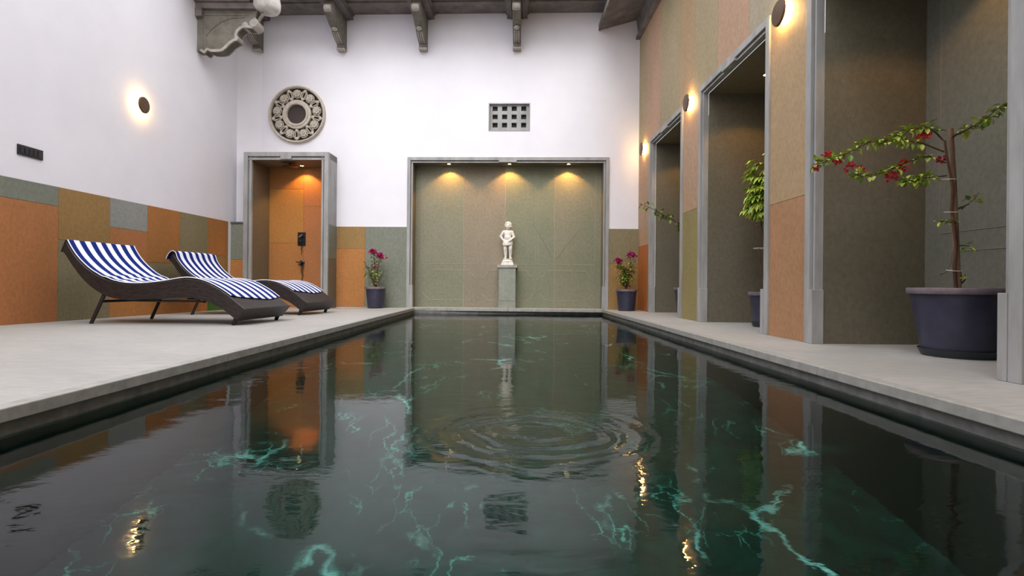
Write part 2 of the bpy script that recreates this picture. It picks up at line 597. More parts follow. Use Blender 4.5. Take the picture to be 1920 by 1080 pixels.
pool = MB()
G = 0.02
xa, xb, ya, yb, zf = -XP - G, XP + G, Y0, Y1 + 0.04, -1.25
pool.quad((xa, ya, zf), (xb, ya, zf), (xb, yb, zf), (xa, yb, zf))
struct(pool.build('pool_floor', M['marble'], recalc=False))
pool = MB()
pool.quad((xa, ya, zf), (xa, yb, zf), (xa, yb, ZW - .002), (xa, ya, ZW - .002))
pool.quad((xb, ya, zf), (xb, yb, zf), (xb, yb, ZW - .002), (xb, ya, ZW - .002))
pool.quad((xa, yb, zf), (xb, yb, zf), (xb, yb, ZW - .002), (xa, yb, ZW - .002))
pool.quad((xa, ya, zf), (xb, ya, zf), (xb, ya, ZW - .002), (xa, ya, ZW - .002))
struct(pool.build('pool_basin_walls', M['poolwall'], recalc=False))
band = MB()
band.quad((xa, ya, -.12), (xa, yb, -.12), (xa, yb, -.03), (xa, ya, -.03))
band.quad((xb, ya, -.12), (xb, yb, -.12), (xb, yb, -.03), (xb, ya, -.03))
band.quad((xa, yb, -.12), (xb, yb, -.12), (xb, yb, -.03), (xa, yb, -.03))
band.quad((xa, ya, -.12), (xb, ya, -.12), (xb, ya, 0), (xa, ya, 0))
for v in range(len(band.v)):
    x, y, z = band.v[v]
    band.v[v] = (x - math.copysign(.001, x), y, z)
struct(band.build('pool_waterline_band', M['coping_under'], recalc=False))
wt = MB()
wt.quad((xa, ya, ZW), (xb, ya, ZW), (xb, yb, ZW), (xa, yb, ZW))
water = wt.build('pool_water', M['water'], recalc=False)
tag(water, 'dark green pool water with soft ripples between the two stone decks', 'water', kind='structure')

# ------------------------------------------------------------------ walls
XL, XR, H = -4.25, 2.02, 5.2
wl = MB()
wl.box(XL - .2, XL, Y0 - .1, 8.6, -.3, H)
struct(wl.build('wall_left', M['plaster']))
t = MB()
fl = lambda s, n, z: (XL + n, s, z)


def dz(y):   # top edge of the coloured slabs
    return 1.245 + 0.012 * (y - 4.4)


cols = [(-2.5, -1.3, [(.55, BROWN), (9, GREY)]), (-1.3, -.1, [(9, ORANGE)]), (-.1, 1.1, [(.7, OLIVE), (9, TERRA)]), (1.1, 2.3, [(9, OLIVEG)]),
        (2.3, 3.5, [(1.0, TERRA), (9, OLIVE)]), (3.5, 4.38, [(9, OLIVE)]),
        (4.38, 5.02, [(1.07, TERRA), (9, GREY)]), (5.02, 5.67, [(.76, OLIVEG), (9, OLIVE)]),
        (5.67, 6.26, [(.25, ORANGE), (.95, TERRA), (9, GREY2)]), (6.26, 6.88, [(.14, ORANGE), (.60, OLIVEG), (9, BROWN)]),
        (6.88, 7.52, [(.25, ORANGE), (.76, BROWN), (9, OLIVEG)]), (7.52, 8.06, [(.30, GREEN), (.76, OLIVE), (9, BROWN)])]
for a, b, st in cols:
    z = -.045
    for top, c in st:
        zt = min(top, dz((a + b) / 2))
        s0, s1 = a + .0015, b - .0015
        za, zb = (dz(a), dz(b)) if top > 5 else (top, top)
        n = len(t.v)
        t.v += [fl(s0, 0, z + .0015), fl(s1, 0, z + .0015), fl(s1, 0, zb - .0015), fl(s0, 0, za - .0015),
                fl(s0, .01, z + .0015), fl(s1, .01, z + .0015), fl(s1, .01, zb - .0015), fl(s0, .01, za - .0015)]
        for q in ((4, 5, 6, 7), (0, 1, 5, 4), (1, 2, 6, 5), (2, 3, 7, 6), (3, 0, 4, 7)):
            t.f.append(tuple(n + i for i in q)); t.c.append(c)
        z = top
struct(t.build('wall_left_slabs', M['slab'], recalc=False))
g = MB(); g.quad(fl(-2.5, .004, -.045), fl(8.06, .004, -.045), fl(8.06, .004, dz(8.06)), fl(-2.5, .004, dz(-2.5)))
struct(g.build('wall_left_grout', M['grout'], recalc=False))

# back wall
fb = lambda s, n, z: (s, n, z)                       # local: n behind the face
NX0, NX1, NZ = -1.605, 1.555, 2.365
SX0, SX1, SZ = -4.043, -2.73, 2.36
wb = MB()
grid_wall(wb, -3.95, 2.10, -.3, H, [(NX0 + .02, NX1 - .02, -.3, NZ - .02), (SX0 + .02, SX1 - .02, -.3, SZ - .02), (-.333, .318, 2.775, 3.215)], fb, 0.06)
struct(wb.build('wall_back', M['plaster'], loc=(0, YB, 0), rotz=BROT, recalc=False))
wb = MB()
wb.quad((-4.27, -.20, -.05), (-3.95, 0, -.05), (-3.95, 0, H), (-4.27, -.20, H))       # splay into the left corner
struct(wb.build('wall_back_splay', M['plaster'], loc=(0, YB, 0), rotz=BROT, recalc=False))
# facing slabs of the back wall
t = MB()
fo = lambda s, n, z: (s, -n, z)                      # local: n out of the face
slabs(t, [(SX1 + .0, -2.265, 0, .92, ORANGE), (SX1 + .0, -2.265, .92, 1.268, OLIVE), (-2.265, NX0, 0, 1.268, GREY),
          (NX1, 2.03, 0, .72, OLIVE), (NX1, 2.03, .72, 1.255, OLIVEG)], fo)
fs = lambda s, n, z: (SX1 + n, -s, z)
slabs(t, [(.0, .345, 0, .75, SIDE), (.0, .345, .75, 1.268, GREY)], fs, 0.008)
fd = lambda s, n, z: (s, -.335 - n, z)
slabs(t, [(-4.27, SX0, -.05, .72, ORANGE), (-4.27, SX0, .72, 1.27, GREY)], fd)
t.box(-4.27, SX0, -.335, -.20, -.05, 1.265, col=GREY)
t.box(-4.27, SX0 , -.36, -.20, 1.27, 1.295, col=lin(96, 96, 96))
struct(t.build('wall_back_slabs', M['slab'], loc=(0, YB, 0), rotz=BROT, recalc=False))


def stone_surround(name, s0, s1, zt, f, w1=.05, w2=.035, n1=.02, back=-.05, plinth=True, z0=0.0, tab=.14, rot=None):
    """stepped stone surround with a tablet at mid lintel; f(s, n, z), n out of the wall"""
    mb = MB()

    def bx(a, b, n0, n1_, c, d):
        n = len(mb.v)
        mb.v += [tuple(f(s, q, z)) for z in (c, d) for q in (n0, n1_) for s in (a, b)]
        for q in ((0, 2, 3, 1), (4, 5, 7, 6), (0, 1, 5, 4), (2, 6, 7, 3), (0, 4, 6, 2), (1, 3, 7, 5)):
            mb.f.append(tuple(n + i for i in q)); mb.c.append(None)
    for a, b in ((s0, s0 + w1), (s1 - w1, s1)):
        bx(a, b, back, n1, z0, zt)
    bx(s0 + w1, s1 - w1, back, n1, zt - w1, zt)
    for a, b in ((s0 + w1, s0 + w1 + w2 * .4), (s1 - w1 - w2 * .4, s1 - w1)):
        bx(a, b, back, n1 - .035, z0, zt - w1)
    for a, b in ((s0 + w1 + w2 * .4, s0 + w1 + w2), (s1 - w1 - w2, s1 - w1 - w2 * .4)):
        bx(a, b, back, n1 - .018, z0, zt - w1)
    bx(s0 + w1, s1 - w1, back, n1 - .035, zt - w1 - w2 * .4, zt - w1)
    bx(s0 + w1, s1 - w1, back, n1 - .018, zt - w1 - w2, zt - w1 - w2 * .4)
    if plinth:
        for a, b in ((s0 + w1, s0 + w1 + w2 + .012), (s1 - w1 - w2 - .012, s1 - w1)):
            bx(a, b, back, n1 + .004, z0, .355)
    m = (s0 + s1) / 2
    bx(m - tab, m + tab, back, n1 + .008, zt - w1 - w2 * .9, zt - w1)
    return mb


mb = stone_surround('n', NX0, NX1, NZ, fo)
struct(mb.build('trim_4', M['frame'], loc=(0, YB, 0), rotz=BROT, bevel=.003))
fsx = lambda s, n, z: (s, -.34 - n, z)
mb = stone_surround('s', SX0, SX1, SZ, fsx, w1=.065, w2=.05, back=-.05, plinth=False, z0=-.03, tab=.085)
mb.box(SX1 - .10, SX1, -.30, 0.02, -.03, SZ); mb.box(SX0, SX0 + .10, -.30, 0.02, -.03, SZ); mb.box(SX0, SX1, -.30, 0.02, SZ - .10, SZ)
struct(mb.build('trim_5', M['frame'], loc=(0, YB, 0), rotz=BROT, bevel=.003))

# statue niche: back panel of slabs, soffit and cheeks
nb = MB(); ND = .25
a, b, zc = NX0 + .085, NX1 - .085, NZ - .085
n1c, n2c, n3c, n4c = lin(136, 133, 115), lin(144, 133, 116), lin(130, 132, 112), lin(136, 133, 113)
nback = lambda s, n, z: (s, ND - n, z)
slabs(nb, [(a - .02, -.735, 0, zc + .02, n1c), (-.735, -.06, 0, zc + .02, n2c), (-.06, .73, 0, zc + .02, n3c), (.73, b + .02, 0, zc + .02, n4c)], nback, .01)
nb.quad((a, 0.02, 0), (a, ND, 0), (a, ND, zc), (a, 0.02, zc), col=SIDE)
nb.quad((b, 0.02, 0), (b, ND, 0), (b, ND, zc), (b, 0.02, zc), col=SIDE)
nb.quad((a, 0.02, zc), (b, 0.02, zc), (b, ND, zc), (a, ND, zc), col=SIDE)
nb.quad((a - .05, ND + .02, -.05), (b + .05, ND + .02, -.05), (b + .05, ND + .02, zc + .05), (a - .05, ND + .02, zc + .05), col=lin(170, 160, 140))
struct(nb.build('wall_niche', M['slab'], loc=(0, YB, 0), rotz=BROT, recalc=False))
# thin incised line work of the niche panel
cv = MB()


def line(pts, r=.0028, y=ND - .0105):
    cv.tube([(p[0], y, p[1]) for p in pts], r, 5)


for cx, hw in ((-.955, .43), (-.02, .41), (.92, .42)):
    L_, R_ = cx - hw, cx + hw
    # octagonal lower panel
    z0_, z1_, c_ = .12, .60, .11
    line([(L_, z0_ + c_), (L_ + .02, z0_ + .08), (L_ + .08, z0_ + .02), (L_ + c_, z0_), (R_ - c_, z0_), (R_ - .08, z0_ + .02), (R_ - .02, z0_ + .08), (R_, z0_ + c_)])
    line([(L_, z1_ - c_), (L_ + .05, z1_ - .085), (L_ + .09, z1_ - .04), (L_ + c_, z1_), (R_ - c_, z1_), (R_ - .09, z1_ - .04), (R_ - .05, z1_ - .085), (R_, z1_ - c_)])
    line([(L_ - .03, .70), (R_ + .03, .70)], .0024)
    # cusped arch head
    for s in (-1, 1):
        pts = []
        for k, (u, zz) in enumerate(((1.0, 1.60), (.92, 1.68), (.93, 1.75), (.80, 1.77), (.74, 1.83), (.76, 1.90), (.60, 1.90), (.52, 1.97), (.54, 2.03), (.36, 2.03), (.26, 2.08), (.14, 2.14), (0, 2.20))):
            pts.append((cx + s * u * hw, zz))
        line(pts, .0026)
        line([(cx + s * hw, 1.60), (cx + s * hw, 1.56)], .0026)
        line([(cx + s * (hw + .035), .74), (cx + s * (hw + .035), 2.2)], .0018)
        for q in range(3):
            th = [k / 10 * 2 * PI * .8 for k in range(11)]
            line([(cx + s * (.84 - .2 * q) * hw + (.012 + .003 * k) * math.cos(t_), 1.98 + .07 * q + (.012 + .003 * k) * math.sin(t_)) for k, t_ in enumerate(th)], .002)
for x_ in (-.735, -.06, .73):
    line([(x_, .01), (x_ + .004, .7), (x_ - .003, 1.5), (x_, 2.27)], .0042)
struct(cv.build('wall_niche_carving', simple('chalky_line', lin(172, 162, 142), .9), loc=(0, YB, 0), rotz=BROT))

# shower alcove
sh = MB()
a, b, zc = SX0 + .115, SX1 - .115, SZ - .115
SD = .245
sback = lambda s, n, z: (s, SD - n, z)
slabs(sh, [(a, -3.36, -.04, 1.02, ORANGE), (-3.36, b, -.04, 1.62, TERRA), (a, -3.36, 1.02, 1.90, lin(184, 128, 66)), (-3.36, b, 1.62, zc + .02, TERRA), (a, -3.36, 1.90, zc + .02, BROWN)], sback)
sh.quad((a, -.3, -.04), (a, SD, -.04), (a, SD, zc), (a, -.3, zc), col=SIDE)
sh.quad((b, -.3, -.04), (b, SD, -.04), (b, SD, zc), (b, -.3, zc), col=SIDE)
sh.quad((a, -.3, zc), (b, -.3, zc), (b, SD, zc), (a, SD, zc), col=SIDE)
sh.quad((a - .05, SD + .02, -.05), (b + .05, SD + .02, -.05), (b + .05, SD + .02, zc + .05), (a - .05, SD + .02, zc + .05), col=lin(150, 110, 70))
struct(sh.build('wall_shower_alcove', M['slab'], loc=(0, YB, 0), rotz=BROT, recalc=False))

# right wall with three deep doorways
DOORS = [(6.17, 7.62), (4.115, 5.64), (2.07, 3.60)]
DZ = 2.47
wr = MB()
fr_ = lambda s, n, z: (XR + n, s, z)
grid_wall(wr, Y0, 8.6, -.3, H, [(p + .02, q - .02, -.3, DZ - .02) for p, q in DOORS], fr_, .06)
struct(wr.build('wall_right', M['grout'], recalc=False))
t = MB()
fro = lambda s, n, z: (XR - n, s, z)


def column(y0, y1, stops, zb=0.0):
    z = zb
    L = []
    for top, c in stops:
        L.append((y0, y1, z, top, c)); z = top
    slabs(t, L, fro)


TOPZ = 4.30
column(7.62, 8.40, [(.97, lin(176, 104, 56)), (2.47, PINK)])
column(5.64, 6.17, [(1.21, MOSS), (2.47, PINK)])
column(3.60, 4.115, [(1.0, lin(174, 129, 95)), (2.47, TAN)])
column(.8, 2.07, [(1.0, TAN), (2.47, PINK)])
column(-2.5, .8, [(1.2, PINK), (2.47, TAN)])
for a, b, c in [(7.85, 8.40, KHAKI), (7.1, 7.85, PINK), (6.3, 7.1, KHAKI), (5.82, 6.3, TAN), (5.17, 5.82, KHAKI), (4.49, 5.17, PINK),
                (3.95, 4.49, lin(168, 156, 134)), (3.3, 3.95, TAN), (2.6, 3.3, KHAKI), (1.9, 2.6, PINK), (.5, 1.9, TAN), (-2.5, .5, KHAKI)]:
    slabs(t, [(a, b, 2.47, TOPZ, c)], fro)
struct(t.build('wall_right_slabs', M['slab'], recalc=False))
for i, (p, q) in enumerate(DOORS):
    mb = stone_surround('d', p, q, DZ, fro, w1=.06, w2=.03, n1=.025)
    struct(mb.build('trim_%d' % (6 + i), M['frame'], bevel=.003))
    al = MB(); a, b, zc = p + .09, q - .09, DZ - .09
    XA = 2.75
    dk, dk2 = lin(110, 103, 89), lin(122, 121, 112)
    fa = lambda s, n, z: (XA - n, s, z)
    slabs(al, [(a - .03, a + .62, 0, zc + .02, dk2), (a + .62, b + .03, 0, zc + .02, dk2)], fa, .01, .001)
    al.quad((2.07, a, 0), (XA, a, 0), (XA, a, zc), (2.07, a, zc), col=dk)
    al.quad((2.07, b, 0), (XA, b, 0), (XA, b, zc), (2.07, b, zc), col=dk)
    al.quad((2.07, a, zc), (XA, a, zc), (XA, b, zc), (2.07, b, zc), col=lin(130, 118, 98))
    al.quad((XA + .01, a - .05, 0), (XA + .01, b + .05, 0), (XA + .01, b + .05, zc + .05), (XA + .01, a - .05, zc + .05), col=dk)
    struct(al.build('wall_doorway_recess', M['slab'], recalc=False))
    # incised lines of the recess panel
    cl = MB()
    u0, u1 = a + .13, b - .12
    ln = lambda pts: cl.tube([(XA - .0115, s, z) for s, z in pts], .0026, 5)
    ln([(u1, .80), (u1, 2.30)]); ln([(u0, .80), (u0, 2.30)]); ln([(u0, .72), (u1, .72)])
    ln([(u0, .46), (u0 + .05, .475), (u0 + .085, .53), (u0 + .10, .60), (u1 - .10, .60), (u1 - .085, .53), (u1 - .05, .475), (u1, .46)])
    ln([(u0, .20), (u0 + .08, .14), (u1 - .08, .14), (u1, .20)])
    struct(cl.build('wall_recess_carving', simple('chalky_line_grey', lin(140, 134, 122), .9)))

# rear wall closes the court behind the lens
rw = MB(); rw.box(XL, XR, Y0 - .2, Y0 - .001, -.3, H)
struct(rw.build('wall_rear', M['plaster']))

# ------------------------------------------------------------------ eaves
ev = MB()
fe = lambda s, n, z: (s, -n, z)
ev.box(-4.3, 2.1, -.34, .06, 4.62, 4.70)
ev.box(-4.3, 2.1, -.62, -.30, 4.645, 4.72)
ev.box(-4.3, 2.1, -.74, -.60, 4.62, 4.74)
struct(ev.build('ceiling_eave_back', M['roof'], loc=(0, YB, 0), rotz=BROT, bevel=.006))
er = MB()
for (x0, z0, x1, z1, th) in ((1.39, 4.345, 2.05, 4.52, .045),):
    er.prism([(x0, z0), (x1, z1), (x1, z1 + th), (x0, z0 + th)], Y0, 8.36, lambda a, b, d: (a, d, b))
er.prism([(1.37, 4.335), (1.40, 4.34), (1.40, 4.43), (1.37, 4.43)], Y0, 8.36, lambda a, b, d: (a, d, b))
er.prism([(1.49, 4.366), (1.505, 4.37), (1.505, 4.385), (1.49, 4.385)], Y0, 8.36, lambda a, b, d: (a, d, b))
struct(er.build('ceiling_eave_right', M['roof']))
es = MB()
es.prism([(1.945, 4.19), (2.03, 4.19), (2.03, 4.27), (1.945, 4.235)], Y0, 8.30, lambda a, b, d: (a, d, b))
es.prism([(1.985, 4.27), (2.03, 4.27), (2.03, 4.50), (1.95, 4.50)], Y0, 8.30, lambda a, b, d: (a, d, b))
struct(es.build('trim_9', M['roof']))


# ------------------------------------------------------------------ brackets under the back eave
def stone_bracket(x, where):
    o = thing('stone_bracket', 'carved grey eave bracket, ' + where, 'bracket', bw(x, 0, 4.03), BROT, 'stone brackets under the back eave')
    prof = [(0, 0), (.11, 0), (.115, .07), (.16, .085), (.25, .11), (.33, .15), (.37, .20), (.42, .205), (.50, .235), (.56, .28), (.64, .30), (.685, .36), (.66, .42), (.60, .44), (.60, .50), (0, .50)]
    mb = MB(); mb.prism(prof, -.06, .06, lambda a, b, d: (d, -a, b))
    mb.build('bracket_body', M['bracket'], o, bevel=.005)
    mb = MB()
    mb.lathe([(.0, -.055), (.035, -.055), (.05, -.04), (.052, 0), (.05, .04), (.035, .055), (0, .055)], 20, (0, -.655, .355), Matrix.Rotation(R(90), 4, 'Y'))
    mb.build('scroll_end', M['bracket_light'], o, smooth=40)
    mb = MB(); mb.ball((0, -.375, .185), (.045, .05, .028), 12); mb.build('knob', M['bracket_light'], o, smooth=60)
    mb = MB()
    for dx in (-.03, 0, .03):
        mb.tube([(dx, -.13, .082), (dx, -.25, .106), (dx, -.34, .155)], .012, 6)
    mb.build('leaf_carving', M['bracket_light'], o, smooth=60)
    mb = MB(); mb.box(-.064, .064, -.118, -.001, -.006, .012); mb.build('foot_block', M['bracket_light'], o)
    mb = MB()
    mb.box(-.16, .16, -.92, -.001, .50, .59); mb.box(-.18, .18, -.92, -.001, .565, .59)
    mb.box(-.10, -.08, -.90, -.001, .49, .50); mb.box(.08, .10, -.90, -.001, .49, .50)
    mb.build('beam', M['roof'], o, bevel=.004)
    return o


for x, wh in ((-3.99, 'in the left corner behind the big balcony bracket'), (-2.65, 'up and right of the round carved rosette'),
              (-1.36, 'over the left half of the statue niche'), (.105, 'rightmost, above the square-holed vent')):
    stone_bracket(x, wh)

# ------------------------------------------------------------------ balcony bracket on the left wall
o = thing('balcony_bracket', 'large scrolled stone balcony bracket with white fluted pendant high on the left wall', 'bracket', (XL, 7.30, 3.50))
P = [(-4.25, 4.06), (-4.25, 3.50), (-4.20, 3.50), (-4.144, 3.465), (-4.10, 3.508), (-4.06, 3.49), (-4.012, 3.487), (-3.94, 3.49), (-3.89, 3.503), (-3.843, 3.545),
     (-3.79, 3.60), (-3.74, 3.635), (-3.70, 3.645), (-3.685, 3.675), (-3.705, 3.72), (-3.69, 3.76), (-3.65, 3.80), (-3.60, 3.82), (-3.55, 3.815), (-3.50, 3.81), (-3.45, 3.83), (-3.418, 3.87), (-3.42, 3.92), (-3.46, 3.96), (-3.43, 4.06)]
loc2 = lambda a, b, d: (a - XL, d, b - 3.50)
mb = MB(); mb.prism(P, -.07, .07, loc2); mb.build('bracket_body', M['bracket'], o, bevel=.004)
mb = MB()
edge = P[2:24]
inner = []
for i, (a, b) in enumerate(edge):
    p0, p1 = Vector(edge[max(0, i - 1)]), Vector(edge[min(len(edge) - 1, i + 1)])
    t_ = (p1 - p0).normalized()
    inner.append((a - t_.y * .034, b + t_.x * .034))
for i in range(len(edge) - 1):
    mb.prism([edge[i], edge[i + 1], inner[i + 1], inner[i]], -.088, .088, loc2)
mb.build('scrolled_edge', M['bracket_light'], o)
mb = MB(); rM = Matrix.Rotation(R(90), 4, 'X')
mb.lathe([(0, -.10), (.05, -.10), (.065, -.08), (.065, .08), (.05, .10), (0, .10)], 20, loc2(-3.475, 3.875, 0), rM)
mb.build('scroll', M['bracket_light'], o, smooth=40); mb = MB()
mb.lathe([(0, -.09), (.035, -.09), (.045, -.07), (.045, .07), (0, .09)], 16, loc2(-3.60, 3.855, 0), rM)
mb.build('scroll', M['bracket_light'], o, smooth=40); mb = MB()
mb.lathe([(0, -.08), (.025, -.08), (.03, -.06), (.03, .08), (0, .08)], 16, loc2(-3.71, 3.68, 0), rM)
mb.build('scroll', M['bracket_light'], o, smooth=40)
mb = MB()
mb.tube([loc2(-4.17, 3.99, -.072), loc2(-3.55, 3.99, -.072)], .007, 6); mb.tube([loc2(-4.17, 3.99, -.072), loc2(-4.17, 3.55, -.072)], .007, 6)
mb.tube([loc2(-4.13, 3.70, -.072), loc2(-4.05, 3.80, -.072), loc2(-3.92, 3.90, -.072), loc2(-3.78, 3.95, -.072), loc2(-3.60, 3.96, -.072)], .007, 6)
mb.tube([loc2(-4.21, 4.03, -.072), loc2(-3.5, 4.03, -.072)], .009, 6)
mb.build('panel_moulding', M['bracket'], o, smooth=60)
mb = MB(); mb.box(0, .80, -.12, .12, .56, .64); mb.box(0, .74, -.16, .16, .64, .86); mb.box(0, 1.1, -.6, .25, .86, .96); mb.box(-.0, .09, -.13, .13, .45, .56)
mb.build('beam', M['roof'], o, bevel=.006)
mb = MB()
nfl, base = 96, len(mb.v)
pr = [(.02, .575), (.06, .565), (.10, .56), (.145, .57), (.168, .61), (.172, .67), (.158, .75), (.165, .86)]
for r, z in pr:
    for k in range(nfl):
        q = 2 * PI * k / nfl
        rr = r * (1 + (.05 * abs(math.cos(10 * q)) - .025 if r > .09 else 0))
        mb.v.append((.925 + rr * math.cos(q), -.02 + rr * math.sin(q), z))
for i in range(len(pr) - 1):
    for k in range(nfl):
        mb.f.append((i * nfl + k, i * nfl + (k + 1) % nfl, (i + 1) * nfl + (k + 1) % nfl, (i + 1) * nfl + k)); mb.c.append(None)
mb.f.append(tuple(range(nfl))); mb.c.append(None)
mb.build('fluted_pendant', M['capital'], o, smooth=50)
mb = MB(); mb.tube([(.80, -.0, .45), (.87, 0, .56)], .022, 8); mb.tube([(.83, -.04, .47), (.93, -.04, .56)], .010, 6)
mb.build('strut', M['bracket_light'], o, smooth=60)

# ------------------------------------------------------------------ rosette and vent
o = thing('rosette_window', 'round carved buff stone rosette with dark centre pane above the shower alcove', 'rosette', bw(-3.37, 0, 3.035), BROT)
RX = Matrix.Rotation(R(90), 4, 'X')
mb = MB(); mb.lathe([(.415, -.0), (.415, .035), (.425, .055), (.44, .06), (.452, .045), (.455, 0)], 64, (0, 0, 0), RX); mb.build('outer_rim', M['carved'], o, smooth=40)
mb = MB(); mb.lathe([(0, .004), (.42, .004), (.42, .0), (0, .0)], 48, (0, 0, 0), RX); mb.build('dark_backing', M['dark'], o)
mb = MB(); mb.lathe([(.152, .0), (.152, .05), (.16, .062), (.185, .062), (.19, .05), (.20, .05), (.228, .045), (.232, .0)], 56, (0, 0, 0), RX); mb.build('inner_ring', M['carved'], o, smooth=40)
mb = MB(); mb.lathe([(0, .02), (.155, .02), (.155, .004), (0, .004)], 40, (0, 0, 0), RX); mb.build('pane', M['brown_glass'], o)
mb = MB()
for k in range(9):
    q = PI / 2 + 2 * PI * k / 9
    cx, cz = .322 * math.cos(q), .322 * math.sin(q)
    for j in range(7):
        q2 = q + 2 * PI * j / 7
        mb.ball((cx + .036 * math.cos(q2), -.035, cz + .036 * math.sin(q2)), (.023, .016, .023), 8)
    mb.ball((cx, -.042, cz), (.019, .016, .019), 8)
    ring = [(cx + .064 * math.cos(u), -.022, cz + .064 * math.sin(u)) for u in [2 * PI * j / 14 for j in range(15)]]
    mb.tube(ring, .010, 6, caps=False)
    qm = q + PI / 9
    for s in (-1, 1):
        for rr0, rr1 in ((.225, .405), (.405, .225)):
            pts = []
            for j in range(7):
                u = j / 6
                pts.append(((rr0 + (rr1 - rr0) * u) * math.cos(qm + s * .16 * math.sin(PI * u) * (1 if rr0 < .3 else .45)), -.024, (rr0 + (rr1 - rr0) * u) * math.sin(qm + s * .16 * math.sin(PI * u) * (1 if rr0 < .3 else .45))))
            mb.tube(pts, .009, 6)
    mb.ball((.385 * math.cos(qm), -.03, .385 * math.sin(qm)), (.028, .015, .028), 8)
    mb.ball((.255 * math.cos(qm), -.03, .255 * math.sin(qm)), (.026, .015, .026), 8)
mb.build('tracery', M['carved'], o, smooth=60)

o = thing('vent_grille', 'grey stone vent grille with twelve square holes high above the statue niche', 'vent', bw(-.0075, 0, 2.775), BROT)
mb = MB()
hs = [(-.245 + .150 * i - .04, -.245 + .150 * i + .04, .375 - .13 * j - .037, .375 - .13 * j + .037) for i in range(4) for j in range(3)]
hs = [(a + .02, b + .02, c - .01, d - .01) for a, b, c, d in hs]
grid_wall(mb, -.325, .325, 0, .44, hs, lambda s, n, z: (s, .035 + n, z), .045)
mb.build('grille_plate', M['frame'], o, recalc=False)
mb = MB(); mb.box(-.34, .34, .082, .22, -.01, .45); mb.build('dark_duct', M['dark'], o)
mb = MB(); mb.box(-.325, .325, -.004, .034, .425, .44); mb.box(-.325, -.310, -.004, .034, 0, .425); mb.box(.310, .325, -.004, .034, 0, .425); mb.box(-.31, .31, -.004, .034, 0, .012)
mb.build('grille_frame', M['frame'], o)


# ------------------------------------------------------------------ lamps
def spot(parent, loc, power, size, blend, rot=(0, 0, 0), rad=.02):
    l = bpy.data.lights.new('lamp', 'SPOT'); l.energy = power; l.color = WARM; l.spot_size = R(size); l.spot_blend = blend; l.shadow_soft_size = rad
    q = bpy.data.objects.new('lamp', l); C.objects.link(q); q.parent = parent; q.location = loc; q.rotation_euler = rot
    return q


def downlight(loc, label, power, size=116, group='warm downlights over the statue niche', rotz=0, blend=.35, rot=(0, 0, 0)):
    o = thing('ceiling_downlight', label, 'downlight', loc, rotz, group)
    mb = MB(); mb.lathe([(.026, 0), (.026, -.006), (.036, -.008), (.042, -.004), (.042, 0)], 24, closed=False); mb.build('trim_ring', M['bronze'], o, smooth=40)
    mb = MB(); mb.lathe([(0, -.003), (.026, -.003), (.026, 0), (0, 0)], 20); mb.build('lens', M['lens'], o)
    spot(o, (0, 0, -.012), power, size, blend, rot)
    return o


for x, l in ((-.96, 'warm round downlight over the left third of the statue niche'), (.0, 'warm round downlight directly above the white statue'), (.93, 'warm round downlight over the right third of the statue niche')):
    p = bw(x, -.07, NZ - .085)
    downlight(p, l, 17, 112, rotz=BROT, rot=(R(10), 0, 0))
p = bw(-3.32, -.06, SZ - .115)
downlight(p, 'warm downlight in the shower alcove ceiling shining on orange slabs', 20, 110, group='warm alcove downlights', rotz=BROT, rot=(R(8), 0, 0))
for y, l in ((7.05, 'warm downlight in the ceiling of the farthest doorway recess'), (5.04, 'warm downlight in the ceiling of the middle doorway recess'), (2.80, 'warm downlight in the ceiling of the nearest doorway recess')):
    downlight((2.42, y, DZ - .091), l, 11, 122, group='warm downlights in the doorway recesses')


def sconce(loc, nrm, label):
    o = thing('wall_sconce', label, 'wall lamp', loc, math.atan2(nrm[1], nrm[0]), 'round backlit wall sconces')
    RY = Matrix.Rotation(R(90), 4, 'Y')
    mb = MB(); mb.lathe([(0, 0), (.045, 0), (.045, .045), (0, .045)], 24, M=RY); mb.build('mount', M['bronze'], o, smooth=40)
    mb = MB(); mb.lathe([(0, .046), (.093, .046), (.093, .054), (.085, .062), (0, .066)], 40, M=RY); mb.build('cover_disc', M['bronze'], o, smooth=40)
    mb = MB(); mb.lathe([(.046, .012), (.072, .014), (.072, .044), (.046, .0445)], 32, M=RY, closed=True); mb.build('glow_ring', M['glow'], o, smooth=40)
    return o


sconce((XL, 6.12, 2.394), (1, 0), 'round backlit bronze wall sconce glowing on the white left wall')
sconce((XR - .01, 7.93, 2.405), (-1, 0), 'round backlit sconce in the far corner beside the farthest doorway')
sconce((XR - .01, 5.93, 2.41), (-1, 0), 'round backlit sconce between the farthest and middle doorways')
sconce((XR - .01, 3.90, 2.375), (-1, 0), 'round backlit sconce between middle and nearest doorways, at the top edge')

# ------------------------------------------------------------------ wall switch plate, shower fittings
o = thing('switch_plate', 'black rectangular switch plate on the white left wall above the coloured slabs', 'switch', (XL, 4.725, 1.505))
mb = MB(); mb.box(0, .012, -.125, .125, -.045, .045); mb.build('plate', M['black'], o, bevel=.003)
for i in range(5):
    mb = MB(); mb.box(.012, .016, -.105 + i * .043, -.067 + i * .043, -.028, .028); mb.build('switch_key', M['black'], o, bevel=.002)

